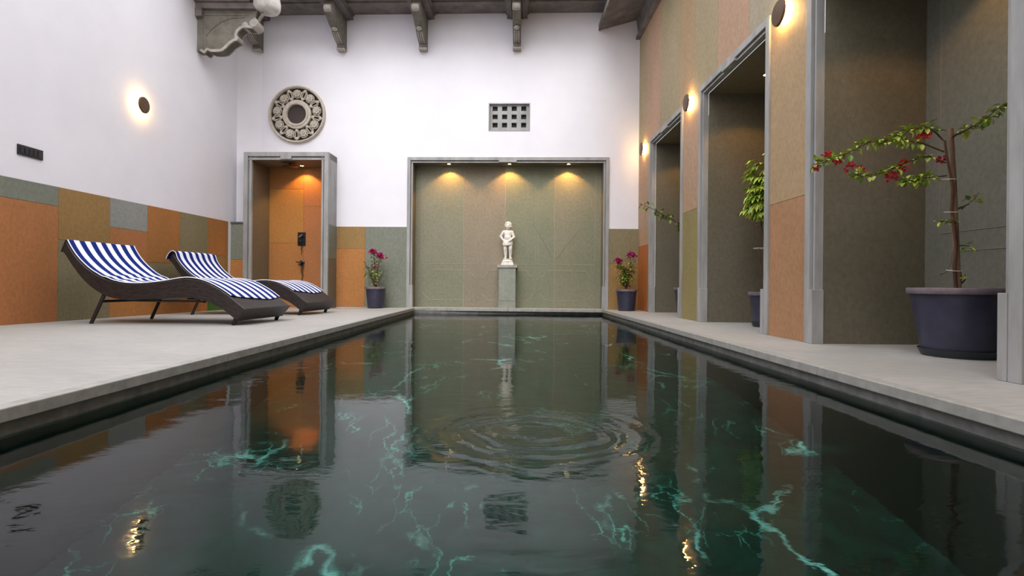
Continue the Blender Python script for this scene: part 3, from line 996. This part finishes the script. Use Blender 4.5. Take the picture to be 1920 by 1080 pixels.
o = thing('rain_shower', 'dark round rain shower hanging from the alcove ceiling', 'shower head', bw(-3.43, .13, SZ - .115), BROT)
mb = MB(); mb.tube([(0, 0, 0), (0, 0, -.05)], .011, 10); mb.build('arm', M['black'], o, smooth=60)
mb = MB(); mb.lathe([(0, -.035), (.02, -.04), (.115, -.055), (.12, -.062), (.115, -.066), (0, -.066)], 32); mb.build('spray_plate', M['black'], o, smooth=40)
o = thing('shower_control', 'black square shower control plate with chrome handle on orange slabs', 'shower control', bw(-3.385, -SD + .011, .98), BROT)
mb = MB(); mb.box(-.065, .065, -.014, 0, 0, .215); mb.build('plate', M['black'], o, bevel=.004)
mb = MB(); mb.lathe([(0, .012), (.03, .012), (.03, .04), (0, .044)], 24, (-.0, 0, .15), RX); mb.build('dial', M['black'], o, smooth=40)
mb = MB(); mb.tube([(-.028, -.05, .135), (.028, -.05, .175)], .009, 8); mb.build('lever', M['chrome'], o, smooth=60)
mb = MB(); mb.lathe([(0, .012), (.02, .012), (.018, .03), (0, .033)], 20, (-.012, 0, .065), RX); mb.build('push_knob', M['black'], o, smooth=40)
mb = MB(); mb.tube([(-.022, -.034, .078), (.004, -.034, .08)], .004, 6); mb.build('lever', M['chrome'], o, smooth=60)
o = thing('shower_spout', 'small dark tap spout on the orange slabs below the shower control', 'tap', bw(-3.375, -SD + .011, .70), BROT)
mb = MB(); mb.lathe([(0, 0), (.04, 0), (.04, .012), (.028, .02), (0, .02)], 24, (0, 0, 0), RX); mb.build('flange', M['black'], o, smooth=40)
mb = MB(); mb.tube([(0, -.02, 0), (0, -.07, 0), (0, -.09, -.02), (0, -.09, -.05)], .017, 10); mb.build('spout', M['black'], o, smooth=60)
mb = MB(); mb.tube([(0, -.045, .01), (-.055, -.05, .012), (-.075, -.05, .012)], [.009, .009, .014], 8); mb.build('lever', M['black'], o, smooth=60)
ck = MB()
ck.tube([(.37, ND - .0095, 1.36), (.55, ND - .0095, 1.08), (.69, ND - .0095, .80)], .0038, 5, flat=.4)
ck.tube([(1.16, ND - .0095, 1.30), (.95, ND - .0095, 1.05), (.76, ND - .0095, .78)], .0038, 5, flat=.4)
struct(ck.build('wall_niche_crack', simple('dark_crack', lin(122, 114, 96), .9), loc=(0, YB, 0), rotz=BROT))
# rusty runs below both fittings
st = MB()
for (x, zt, l, ww) in ((-3.385, .978, .16, .022), (-3.37, .66, .30, .028)):
    pts = [(x + ww * s * (1 - .75 * k / 8) + .006 * math.sin(k * 1.7), SD - .0113, zt - l * k / 8) for s in (-1, 1) for k in range(9)]
    n = len(st.v); st.v += pts
    for k in range(8):
        st.f.append((n + k, n + k + 1, n + 10 + k, n + 9 + k)); st.c.append(None)
struct(st.build('wall_stain', M['stain'], loc=(0, YB, 0), rotz=BROT, recalc=False))


# ------------------------------------------------------------------ statue on its pedestal
def pedestal_and_statue():
    px, pd = -.018, -.105
    o = thing('stone_pedestal', 'square grey-green stone pedestal standing in the niche under the statue', 'pedestal', bw(px, pd, 0), BROT)
    mb = MB(); mb.box(-.135, .135, -.125, .125, .0, .115); mb.box(-.132, .132, -.122, .122, .118, .635); mb.build('shaft', simple('green_grey_stone', lin(156, 159, 146), .65, col2=lin(136, 139, 126), scale=12, bstr=.1), o, bevel=.003)
    mb = MB(); mb.box(-.155, .155, -.135, .135, .635, .68); mb.build('cap', M['frame'], o, bevel=.004)
    s = thing('statue', 'small white stone statue of a standing curly-haired child on the pedestal', 'statue', bw(px, pd, .68), BROT)
    mb = MB()
    mb.box(-.098, .098, -.085, .085, 0, .03); mb.box(-.088, .088, -.078, .078, .03, .05)
    mb.lathe([(.085, .05), (.09, .06), (.08, .072), (.075, .085), (.082, .095), (.078, .10)], 32)
    mb.build('plinth', M['statue'], s, bevel=.004)
    b = MB()
    def cap(p, q, r0, r1, n=5):
        p, q = Vector(p), Vector(q)
        for k in range(n + 1):
            u = k / n
            b.ball(tuple(p.lerp(q, u)), r0 + (r1 - r0) * u, 12)
        b.tube([p.lerp(q, k / n) for k in range(n + 1)], [r0 + (r1 - r0) * k / n for k in range(n + 1)], 12)
    Z = .10
    # legs: weight on the left of the picture, other knee eased
    cap((-.036, 0, Z + .27), (-.035, -.012, Z + .16), .043, .030); cap((-.035, -.012, Z + .16), (-.033, .004, Z + .10), .031, .029); cap((-.033, .004, Z + .10), (-.032, .008, Z + .028), .029, .018)
    cap((.036, 0, Z + .27), (.044, -.022, Z + .16), .043, .030); cap((.044, -.022, Z + .16), (.046, -.004, Z + .10), .030, .028); cap((.046, -.004, Z + .10), (.042, .006, Z + .028), .028, .018)
    for x, dx in ((-.034, -.008), (.044, .012)):
        b.ball((x, .004, Z + .016), (.019, .02, .016), 12); cap((x, -.005, Z + .013), (x + dx, -.046, Z + .009), .016, .011)
        for k in range(5):
            b.ball((x + dx - .014 + .007 * k, -.058 + .003 * abs(k - 1), Z + .007), .006, 8)
    # trunk
    b.ball((0, .002, Z + .285), (.066, .052, .05), 16)
    b.ball((0, -.010, Z + .335), (.058, .050, .055), 16)
    b.ball((0, -.006, Z + .365), (.056, .046, .05), 16); b.ball((0, -.004, Z + .31), (.062, .05, .05), 16)
    b.ball((0, -.004, Z + .395), (.062, .044, .06), 16)
    cap((-.048, 0, Z + .425), (.048, 0, Z + .425), .030, .030)
    cap((0, .002, Z + .44), (.004, -.002, Z + .475), .026, .024)
    # arms: one hand on the hip, other drawn across to the waist
    cap((-.066, .0, Z + .425), (-.112, .012, Z + .355), .026, .021); cap((-.112, .012, Z + .355), (-.070, -.020, Z + .295), .020, .014)
    cap((.066, .0, Z + .425), (.098, -.004, Z + .345), .026, .021); cap((.098, -.004, Z + .345), (.040, -.062, Z + .290), .020, .014)
    for (hx, hy, hz, dx, dz_) in ((-.064, -.026, Z + .288, .6, -.8), (.034, -.066, Z + .284, -.8, -.55)):
        b.ball((hx, hy, hz), (.014, .011, .015), 10)
        for k in range(4):
            o0 = Vector((hx + dx * .008 - dz_ * (.0055 * (k - 1.5)), hy - .004, hz + dz_ * .008 + dx * (.0055 * (k - 1.5))))
            L = (.017, .020, .019, .015)[k]
            cap(o0, o0 + Vector((dx * L * .6, -.004, dz_ * L * .6)), .0042, .0038, 2)
            cap(o0 + Vector((dx * L * .6, -.004, dz_ * L * .6)), o0 + Vector((dx * L, .003, dz_ * L)), .0038, .0034, 2)
        cap((hx, hy - .004, hz + .006), (hx + dx * .012, hy - .012, hz + .012), .0045, .004, 2)
    # head
    hc = Vector((.006, -.006, Z + .525))
    b.ball(tuple(hc), (.047, .052, .056), 20)
    b.ball(tuple(hc + Vector((0, -.018, -.026))), (.034, .032, .028), 14)
    for sx in (-1, 1):
        b.ball(tuple(hc + Vector((sx * .022, -.036, -.020))), (.015, .014, .014), 10)
        b.ball(tuple(hc + Vector((sx * .047, .0, -.006))), (.007, .011, .015), 10)
        b.ball(tuple(hc + Vector((sx * .018, -.047, .014))), (.012, .006, .004), 8)
        b.ball(tuple(hc + Vector((sx * .018, -.045, .002))), (.008, .006, .006), 8)
    cap(hc + Vector((0, -.050, .008)), hc + Vector((0, -.059, -.009)), .0045, .0068, 3)
    b.ball(tuple(hc + Vector((0, -.053, -.024))), (.013, .006, .0042), 10)
    b.ball(tuple(hc + Vector((0, -.050, -.032))), (.010, .006, .0042), 10)
    b.ball(tuple(hc + Vector((0, -.043, -.045))), (.012, .010, .009), 10)
    fig = b.build('figure', M['statue'], s)
    m = fig.modifiers.new('r', 'REMESH'); m.mode = 'VOXEL'; m.voxel_size = .0026; m.use_smooth_shade = True
    m2 = fig.modifiers.new('s', 'SMOOTH'); m2.iterations = 4; m2.factor = .5
    # curls
    h = MB(); rnd = random.Random(5)
    for k in range(120):
        th = rnd.uniform(0, 2 * PI); ph = rnd.uniform(0, 1.9)
        d = Vector((math.sin(ph) * math.cos(th), math.sin(ph) * math.sin(th), math.cos(ph)))
        if d.y < -.35 and d.z < .55:
            continue
        c_ = hc + Vector((d.x * .047, d.y * .051, d.z * .056))
        h.ball(tuple(c_), rnd.uniform(.010, .014), 8)
    h.build('curly_hair', M['statue'], s, smooth=60)
    # wrap of cloth round the hips
    c = MB(); n = 40; prof = [(.066, .305), (.074, .296), (.079, .27), (.082, .245), (.082, .222), (.074, .222), (.070, .26), (.064, .298)]
    base = 0
    for i, (r, z) in enumerate(prof):
        for k in range(n):
            q = 2 * PI * k / n
            f = 1 + .035 * math.sin(7 * q + 2 * z * 20) * (1.2 - i * .1)
            c.v.append((r * f * math.cos(q) * .98, r * f * math.sin(q) * .80 - .004, Z + z + .012 * math.sin(q * 1 + .6)))
    for i in range(len(prof)):
        j = (i + 1) % len(prof)
        for k in range(n):
            c.f.append((i * n + k, i * n + (k + 1) % n, j * n + (k + 1) % n, j * n + k)); c.c.append(None)
    c.build('hip_cloth', M['statue'], s, smooth=60)


pedestal_and_statue()

# ------------------------------------------------------------------ sun loungers
TOP = [(-.871, .736), (-.832, .67), (-.774, .59), (-.687, .506), (-.586, .436), (-.47, .39), (-.35, .363), (-.225, .354), (-.101, .36), (.022, .375), (.145, .395), (.243, .405), (.345, .396), (.44, .372), (.53, .33), (.62, .275), (.70, .215), (.80, .140)]
BOT = [(-.91, .645), (-.87, .60), (-.814, .519), (-.726, .411), (-.625, .322), (-.524, .262), (-.418, .228), (-.298, .213), (-.184, .216), (-.051, .230), (.063, .238), (.20, .238), (.30, .234), (.417, .212), (.527, .172), (.61, .122), (.68, .068), (.72, .045)]


def spline(P, n):
    """even samples of a smooth curve through P"""
    out = []
    m = len(P)
    for i in range(m - 1):
        p0, p1, p2, p3 = (Vector((*P[max(0, min(m - 1, i + k))], 0)) for k in (-1, 0, 1, 2))
        for k in range(6):
            u = k / 6
            out.append(.5 * ((2 * p1) + (-p0 + p2) * u + (2 * p0 - 5 * p1 + 4 * p2 - p3) * u * u + (-p0 + 3 * p1 - 3 * p2 + p3) * u ** 3))
    out.append(Vector((*P[-1], 0)))
    L = [0]
    for a, b in zip(out[:-1], out[1:]):
        L.append(L[-1] + (b - a).length)
    res = []
    for k in range(n):
        t_ = L[-1] * k / (n - 1)
        i = 0
        while i < len(L) - 2 and L[i + 1] < t_:
            i += 1
        u = (t_ - L[i]) / max(1e-9, L[i + 1] - L[i])
        q = out[i].lerp(out[i + 1], u)
        res.append((q.x, q.y))
    return res


W = .78


def uv_mesh(name, verts, faces, uvs, material, parent, smooth=35):
    me = bpy.data.meshes.new(name); me.from_pydata(verts, [], faces)
    ul = me.uv_layers.new(name='UVMap')
    li = 0
    for f in uvs:
        for uvp in f:
            ul.data[li].uv = uvp; li += 1
    me.materials.append(material)
    me.polygons.foreach_set('use_smooth', [True] * len(me.polygons)); me.set_sharp_from_angle(angle=R(smooth))
    o = bpy.data.objects.new(name, me); C.objects.link(o); o.parent = parent
    return o


def make_lounger():
    o = thing('sun_lounger', 'x', 'sun lounger', (0, 0, 0), 0, 'wicker sun loungers beside the pool')
    n = 60
    T, B = spline(TOP, n), spline(BOT, n)
    V, F, UV = [], [], []
    for side in (0, W):
        for p in T: V.append((p[0], side, p[1]))
        for p in B: V.append((p[0], side, p[1]))
    def acc(P):
        L = [0]
        for a, b in zip(P[:-1], P[1:]): L.append(L[-1] + math.hypot(b[0] - a[0], b[1] - a[1]))
        return L
    LT = acc(T)
    for i in range(n - 1):
        hh = math.hypot(T[i][0] - B[i][0], T[i][1] - B[i][1])
        a, b = LT[i], LT[i + 1]
        F.append((i, n + i, n + i + 1, i + 1)); UV.append(((a, hh), (a, 0), (b, 0), (b, hh)))
        s = 2 * n
        F.append((s + i, s + i + 1, s + n + i + 1, s + n + i)); UV.append(((a, hh), (b, hh), (b, 0), (a, 0)))
        F.append((i, i + 1, s + i + 1, s + i)); UV.append(((0, a), (0, b), (W, b), (W, a)))
        F.append((n + i, s + n + i, s + n + i + 1, n + i + 1)); UV.append(((0, a), (W, a), (W, b), (0, b)))
    for i, fl_ in ((0, 0), (n - 1, 1)):
        f = (i, 2 * n + i, 3 * n + i, n + i)
        F.append(f if fl_ else f[::-1]); u = ((0, .13), (W, .13), (W, 0), (0, 0)); UV.append(u if fl_ else u[::-1])
    b = uv_mesh('wicker_body', V, F, UV, M['wicker'], o)
    md = b.modifiers.new('bevel', 'BEVEL'); md.width = .008; md.segments = 2; md.limit_method = 'ANGLE'; md.angle_limit = R(50)
    for yy in (.03, W - .03):
        mb = MB(); mb.tube([(-.53, yy, .262), (-.655, yy, 0.0)], .016, 10); mb.build('leg', M['leg'], o, smooth=60)
        mb = MB(); mb.tube([(.70, yy, .075), (.668, yy, 0.0)], [.021, .017], 10); mb.build('leg', M['wicker'], o, smooth=60)
    mb = MB(); mb.tube([(-.56, .03, .20), (-.56, W - .03, .20)], .012, 8); mb.build('cross_bar', M['leg'], o, smooth=60)
    for yy in (.05, W - .05):
        mb = MB(); mb.tube([(-.25, yy, .208), (.0, yy, .206), (.32, yy, .206), (.40, yy, .20)], .009, 8); mb.build('stiffening_rail', M['leg'], o, smooth=60)
    return o


def make_towel(label, head_over, foot_near, foot_far, seed):
    rnd = random.Random(seed)
    path = list(TOP[:])
    if head_over:
        path = [(-.955, .665), (-.935, .715), (-.895, .752)] + [(-.862, .752)] + path[1:]
    else:
        path = [(-.872, .742)] + path[1:]
    cur = spline(path, 110)
    # arc positions
    L = [0]
    for a, b in zip(cur[:-1], cur[1:]): L.append(L[-1] + math.hypot(b[0] - a[0], b[1] - a[1]))
    def at(s):
        i = 0
        while i < len(L) - 2 and L[i + 1] < s: i += 1
        u = (s - L[i]) / max(1e-9, L[i + 1] - L[i])
        a, b = cur[i], cur[i + 1]
        tx, tz = b[0] - a[0], b[1] - a[1]; q = math.hypot(tx, tz)
        return (a[0] + tx * u, a[1] + tz * u, -tz / q, tx / q)
    def s_of_u(uu):
        for i, c in enumerate(cur):
            if c[0] >= uu and i > 20: return L[i]
        return L[-1]
    s1n, s1f = s_of_u(foot_near), s_of_u(foot_far)
    nu, nw = 120, 40
    V, F, UV = [], [], []
    for i in range(nu + 1):
        for j in range(nw + 1):
            v = j / nw
            send = s1n + (s1f - s1n) * v + .006 * math.sin(v * 9 + seed) + .04 * math.sin(PI * v)
            s = send * i / nu
            x, z, nx_, nz_ = at(s)
            lift = .009
            # creases where the back meets the seat
            zone = math.exp(-((x + .50 - .06 * v) / .11) ** 2) * (.35 + .65 * v)
            lift += .016 * zone * (.5 + .5 * math.sin(60 * x + 9 * v)) ** 2 + .008 * zone * noise.noise(Vector((x * 14, v * 9, seed)))
            lift += .003 * (noise.noise(Vector((x * 5, v * 5, seed + 3))) + .5)
            w_ = .012 + (W - .024) * v + .022 * zone * v * math.sin(75 * x + 14 * v) + .004 * math.sin(9 * x + seed)
            w_ = max(.004, min(W - .004, w_)) if not head_over else w_
            V.append((x + nx_ * lift, w_, z + nz_ * lift))
    for i in range(nu):
        for j in range(nw):
            a = i * (nw + 1) + j
            F.append((a, a + 1, a + nw + 2, a + nw + 1))
            UV.append(((i / nu, j / nw), (i / nu, (j + 1) / nw), ((i + 1) / nu, (j + 1) / nw), ((i + 1) / nu, j / nw)))
    o = uv_mesh('beach_towel', V, F, UV, M['towel'], None, 180)
    sd = o.modifiers.new('thick', 'SOLIDIFY'); sd.thickness = .005; sd.offset = 1
    tag(o, label, 'towel', 'striped towels on the loungers')
    hem = MB()
    for j, off in ((0, 0), (nw, 0)):
        hem.tube([Vector(V[i * (nw + 1) + j]) for i in range(0, nu + 1, 2)], .005, 6)
    hem.build('hem', M['hem'], o, smooth=60)
    return o


lg = make_lounger()
PH = R(-4.5)


def place(lo, tw, x, y, lab):
    lo.location = (x, y, 0); lo.rotation_euler = (0, 0, PH)
    ux, uy = math.cos(PH), math.sin(PH)
    # sit the four feet on the sloping deck
    z1 = deck_z(x - .655 * ux, y - .655 * uy); z2 = deck_z(x + .668 * ux, y + .668 * uy)
    tilt = math.atan2(z2 - z1, 1.323)
    lo.rotation_euler = (0, -tilt, PH)
    lo.location.z = z2 - .668 * math.sin(tilt) - .001
    tw.location = lo.location.copy(); tw.rotation_euler = lo.rotation_euler.copy()
    lo['label'] = lab


lg2 = copy_tree(lg)
t1 = make_towel('blue and white striped towel spread on the nearer sun lounger', False, .645, .675, 1)
t2 = make_towel('blue and white striped towel draped over the head of the farther lounger', True, .59, .63, 2)
place(lg, t1, -3.055, 4.66, 'curved dark wicker sun lounger nearest the camera on the left deck')
place(lg2, t2, -3.12, 6.28, 'curved dark wicker sun lounger farther back, by the shower alcove')


# ------------------------------------------------------------------ potted plants
def leaf(mb, p, d, size, width=.5, col=(.2, .35, .05, 1), up=None, curl=.15):
    """folded pointed leaf with a little thickness of curl"""
    d = d.normalized()
    up = up or Vector((0, 0, 1))
    sd = d.cross(up)
    if sd.length < 1e-3: sd = Vector((1, 0, 0))
    sd.normalize(); nn = sd.cross(d).normalized()
    st = [(0, .0), (.22, .75), (.5, 1.0), (.78, .62), (1.0, .0)]
    base = len(mb.v)
    for u, ww in st:
        c_ = p + d * (u * size) - nn * (curl * size * u * u)
        for k in (-1, 0, 1):
            mb.v.append(tuple(c_ + sd * (k * ww * width * size * .5) + nn * (abs(k) * ww * .10 * size)))
    for i in range(4):
        for k in range(2):
            a = base + i * 3 + k
            mb.f.append((a, a + 1, a + 4, a + 3)); mb.c.append(col)


def bract(mb, p, size, rnd, n=10):
    for k in range(n):
        d = Vector((rnd.gauss(0, 1), rnd.gauss(0, 1), rnd.gauss(.2, 1))).normalized()
        leaf(mb, p + d * size * .25, d, size, .8, None, Vector((rnd.random(), rnd.random(), rnd.random())), .3)


def rgreen(rnd, k=1.0, yellow=.5):
    y = rnd.random() * yellow
    v = rnd.uniform(.55, 1.25) * k
    return ((.10 + .32 * y) * v, (.22 + .22 * y) * v, (.035 + .03 * y) * v, 1)


def flower_pot(o, r_top, r_bot, h, saucer=None):
    z0 = .02 if saucer else 0.0
    mb = MB()
    mb.lathe([(0, z0), (r_bot, z0), (r_bot * 1.01, z0 + .01), (r_top * .93, h - .035), (r_top * .93, h - .032), (r_top * .90, h - .03), (r_top * .86, h - .045), (0, h - .05)], 56)
    mb.build('pot_wall', M['pot'], o, smooth=40)
    mb = MB(); mb.lathe([(r_top * .91, h - .034), (r_top * .985, h - .034), (r_top, h - .028), (r_top, h - .006), (r_top * .98, h), (r_top * .90, h), (r_top * .88, h - .01), (r_top * .88, h - .034)], 56, closed=True)
    mb.build('pot_rim', M['pot_rim'], o, smooth=40)
    mb = MB(); mb.lathe([(0, h - .052), (r_top * .9, h - .03), (r_top * .87, h - .022), (r_top * .4, h - .014), (0, h - .012)], 32); mb.build('soil', M['soil'], o, smooth=60)
    if saucer:
        mb = MB(); mb.lathe([(0, 0), (saucer * .9, 0), (saucer, .035), (saucer * 1.02, .042), (saucer * .98, .042), (saucer * .88, .012), (0, .012)], 48); mb.build('saucer', M['saucer'], o, smooth=40)


def small_bougainvillea(loc, label, seed, stems, lean=0):
    rnd = random.Random(seed)
    o = thing('potted_bougainvillea', label, 'potted plant', loc)
    flower_pot(o, .158, .118, .32)
    st, lf, fl_ = MB(), MB(), MB()
    for (dx, dy, hh, bloom, dens) in stems:
        pts = [Vector((rnd.uniform(-.01, .01), rnd.uniform(-.01, .01), .29))]
        for k in range(1, 8):
            u = k / 7
            pts.append(Vector((dx * u ** 1.3 + rnd.uniform(-.01, .01), dy * u + rnd.uniform(-.01, .01), .29 + hh * u)))
        st.tube(pts, [.008 - .0045 * k / 7 for k in range(8)], 6)
        for _ in range(dens):
            u = rnd.uniform(.42, 1.0); i = min(6, int(u * 7)); c_ = pts[i].lerp(pts[i + 1], u * 7 - i)
            d = Vector((rnd.gauss(0, 1), rnd.gauss(0, 1), rnd.gauss(.1, .6))).normalized()
            q = c_ + d * rnd.uniform(.01, .07)
            st.tube([c_, q], .0015, 4)
            leaf(lf, q, d, rnd.uniform(.035, .055), .6, rgreen(rnd, 1.0, .8), curl=.25)
        if bloom:
            fl_ = MB()
            for _ in range(bloom):
                bract(fl_, pts[-1] + Vector((rnd.gauss(0, .024), rnd.gauss(0, .02), rnd.gauss(.01, .014))), .030, rnd, 6)
            fl_.build('flower_cluster', M['magenta'], o, recalc=False)
    st.build('stems', M['wood'], o, smooth=60)
    lf.build('foliage', M['leaf'], o, recalc=False)
    return o


small_bougainvillea((-2.03, 8.17, 0), 'small potted magenta bougainvillea left of the statue niche, in front of orange slab', 3,
                    [(-.045, 0, .56, 20, 34), (.055, 0, .50, 20, 40), (-.19, .02, .42, 0, 24), (-.12, .01, .26, 0, 30), (.12, .0, .27, 0, 12), (-.03, -.03, .32, 3, 30)])
small_bougainvillea((1.75, 7.89, 0), 'small potted magenta bougainvillea right of the statue niche, bushier one', 8,
                    [(-.11, 0, .44, 24, 60), (.06, 0, .53, 30, 70), (-.04, .02, .36, 0, 70), (.08, .02, .34, 0, 50), (-.10, -.02, .24, 0, 40), (.0, .03, .28, 0, 50)])

# big pot in the nearest doorway
def big_plant():
    rnd = random.Random(21)
    o = thing('potted_bougainvillea', 'tall staked bougainvillea with red flowers in large slate pot, nearest doorway', 'potted plant', (2.475, 2.93, 0))
    flower_pot(o, .235, .165, .375, .18)
    # all branches are given in metres from the pot's centre
    def wp(x, z, y=0.0):
        return Vector((x, y, z))
    st = MB()
    stake_pts = [wp(-.005, .34, .0), wp(-.05, 1.24, 0)]
    mb = MB(); mb.tube([wp(-.004, .33), wp(-.035, .95), wp(-.052, 1.25)], [.017, .015, .0125], 10); mb.build('stake', M['stake'], o, smooth=60)
    main = [wp(-.03, .34, -.02), wp(-.045, .50, -.022), (wp(-.035, .62, -.022)), wp(-.06, .80, -.02), wp(-.055, .92, -.022), wp(-.075, 1.02, -.02), wp(-.09, 1.10, -.02), wp(-.10, 1.18, -.02)]
    st.tube(main, [.009, .008, .008, .008, .007, .006, .006, .005], 8)
    st.tube([wp(.012, .34, .015), wp(.018, .44, .018), wp(.0, .55, .018), wp(-.01, .80, .018), wp(-.02, 1.0, .018), wp(-.035, 1.12, .015)], [.011, .011, .010, .009, .007, .005], 8)
    branches = {
        'a': [(-.10, 1.18), (-.13, 1.23), (-.19, 1.26), (-.27, 1.245), (-.38, 1.20), (-.50, 1.17), (-.62, 1.11), (-.72, 1.07), (-.80, 1.04)],
        'b': [(-.095, 1.12), (-.20, 1.17), (-.34, 1.185), (-.46, 1.16)],
        'c': [(-.085, 1.06), (-.17, 1.10), (-.28, 1.07), (-.36, 1.03), (-.44, 1.00), (-.53, .985), (-.60, 1.00)],
        'd': [(-.075, .99), (-.14, .985), (-.22, .975), (-.30, .955)],
        'e': [(-.05, 1.20), (-.0, 1.235), (.04, 1.27), (.075, 1.31), (.10, 1.335)],
        'f': [(-.03, .80), (.03, .83), (.08, .86), (.11, .90)],
        'g': [(-.03, .73), (-.08, .74), (-.11, .74)],
        'h': [(-.02, .60), (.02, .61), (.06, .605)],
        'i': [(.01, .40), (.03, .42), (.035, .45)],
    }
    lf, fl_ = MB(), MB()
    dens = {'a': 200, 'b': 50, 'c': 110, 'd': 100, 'e': 75, 'f': 12, 'g': 14, 'h': 9, 'i': 3}
    for k, P_ in branches.items():
        pts = [wp(x, z, rnd.uniform(-.015, .015) - (.048 * i if k == 'e' else 0)) for i, (x, z) in enumerate(P_)]
        st.tube(pts, [.0045 - .0028 * i / (len(pts) - 1) for i in range(len(pts))], 6)
        for _ in range(dens[k]):
            u = rnd.uniform(.12 if k in 'aecg' else .3, 1.0) * (len(pts) - 1); i = min(len(pts) - 2, int(u))
            c_ = pts[i].lerp(pts[i + 1], u - i)
            d = Vector((rnd.gauss(-.3 if k != 'e' else .3, .8), rnd.gauss(0, .8), rnd.gauss(.0, .45))).normalized()
            q = c_ + d * rnd.uniform(.004, .024)
            leaf(lf, q, d, rnd.uniform(.026, .044), .62, rgreen(rnd, 1.5, 1.1), curl=.3)
    for x, z in ((-.735, 1.10), (-.79, 1.02), (-.665, 1.06), (-.55, 1.02), (-.60, 1.03), (-.33, 1.03), (-.36, .99), (-.385, .98), (-.31, 1.055), (-.22, 1.195), (-.20, 1.205), (-.085, 1.075)):
        fl_ = MB()
        for _ in range(3):
            bract(fl_, wp(x + rnd.gauss(0, .008), z + rnd.gauss(0, .008), rnd.gauss(0, .01)), .019, rnd, 5)
        fl_.build('flower', M['red'], o, recalc=False)
    st.build('stems', M['wood'], o, smooth=60)
    lf.build('foliage', M['leaf'], o, recalc=False)
    for x, z in ((-.05, .97), (-.035, .79), (-.02, .47)):
        tw = MB(); tw.tube([(x + .032 * math.cos(q) - .012, .032 * math.sin(q) - .004, z + .004 * math.sin(q)) for q in [2 * PI * k / 16 for k in range(17)]], .0022, 5); tw.build('twine', M['twine'], o, smooth=60)
    return o


big_plant()


def leafy_plant():
    rnd = random.Random(4)
    o = thing('potted_plant', 'tall leafy green plant with broad leaves in slate pot, middle doorway', 'potted plant', (2.40, 4.96, 0))
    flower_pot(o, .155, .105, .325, .125)
    st, lf = MB(), MB()
    for (dx, dy, hh, n, lo) in ((.0, 0, 1.22, 70, .6), (-.05, .03, 1.08, 55, .66), (.08, -.02, 1.16, 60, .6), (-.12, 0, .66, 3, .9), (.04, .04, .95, 26, .66)):
        pts = [Vector((dx * .2, dy, .30))] + [Vector((dx * (k / 8) + rnd.uniform(-.012, .012), dy + rnd.uniform(-.01, .01), .30 + hh * k / 8)) for k in range(1, 9)]
        st.tube(pts, [.009 - .0008 * k for k in range(9)], 7)
        for _ in range(n):
            u = rnd.uniform(lo, 1) * 8; i = min(7, int(u)); c_ = pts[i].lerp(pts[i + 1], u - i)
            th = rnd.uniform(0, 2 * PI)
            d = Vector((math.cos(th), math.sin(th), rnd.uniform(-.5, .35))).normalized()
            q = c_ + d * rnd.uniform(.04, .13) + Vector((0, 0, .03))
            st.tube([c_, q], .0022, 4)
            for f in (-.8, -.3, .3, .8):
                dd = (Matrix.Rotation(f, 3, 'Z') @ d + Vector((0, 0, -.25))).normalized()
                leaf(lf, q, dd, rnd.uniform(.075, .12), .36, rgreen(rnd, 1.7, 1.3), curl=.3)
    st.build('stems', M['wood'], o, smooth=60); lf.build('foliage', M['leaf'], o, recalc=False)
    tw = MB(); tw.tube([(-.12 + .16 * (1 + math.cos(q)) * .6, .06 * math.sin(q), .73) for q in [2 * PI * k / 20 for k in range(21)]], .003, 5); tw.build('twine', M['twine'], o, smooth=60)


leafy_plant()


def far_plant():
    rnd = random.Random(14)
    o = thing('potted_plant', 'potted shrub in the farthest doorway with one long arching leafy branch', 'potted plant', (2.27, 6.80, 0))
    flower_pot(o, .155, .105, .355)
    st, lf = MB(), MB()
    arm = [Vector(p) for p in ((.02, 0, .33), (.03, .0, .7), (.0, 0, .98), (-.08, -.02, 1.13), (-.2, -.03, 1.22), (-.34, -.03, 1.29), (-.47, -.03, 1.36), (-.60, -.03, 1.415))]
    st.tube(arm, [.009, .008, .007, .006, .005, .004, .003, .002], 6)
    up = [Vector(p) for p in ((.03, 0, .33), (.06, .02, .8), (.10, .02, 1.2), (.12, .0, 1.5))]
    st.tube(up, [.009, .008, .006, .003], 6)
    for pts, n, lo in ((arm, 95, 2.6), (up, 60, 1.2)):
        for _ in range(n):
            u = rnd.uniform(lo, len(pts) - 1) if rnd.random() < .45 else rnd.uniform(lo, lo + 2.4 if pts is arm else 3)
            u = min(u, len(pts) - 1.001); i = int(u); c_ = pts[i].lerp(pts[i + 1], u - i)
            d = Vector((rnd.gauss(-.1, .8), rnd.gauss(0, .7), rnd.gauss(-.1, .6))).normalized()
            leaf(lf, c_ + d * rnd.uniform(.005, .05), d, rnd.uniform(.04, .062), .6, rgreen(rnd, 1.0, .9), curl=.25)
    st.build('stems', M['wood'], o, smooth=60); lf.build('foliage', M['leaf'], o, recalc=False)


far_plant()


# ------------------------------------------------------------------ pieces of a part hang under that part
NEST = {'bracket_body': ('scroll_end', 'knob', 'leaf_carving', 'foot_block', 'scroll', 'scrolled_edge', 'panel_moulding'),
        'plate': ('switch_key', 'dial', 'push_knob'), 'pot_wall': ('pot_rim',), 'stems': ('foliage', 'flower_cluster', 'flower'),
        'wicker_body': ('cross_bar', 'stiffening_rail'), 'flange': ('spout',), 'cap': ()}
for root in [x for x in C.objects if x.parent is None and x.get('category')]:
    kids = [x for x in C.objects if x.parent == root]
    for host, subs in NEST.items():
        hs_ = [k for k in kids if k.name.split('.')[0] == host]
        if hs_:
            for k in kids:
                if k.name.split('.')[0] in subs:
                    k.parent = hs_[0]
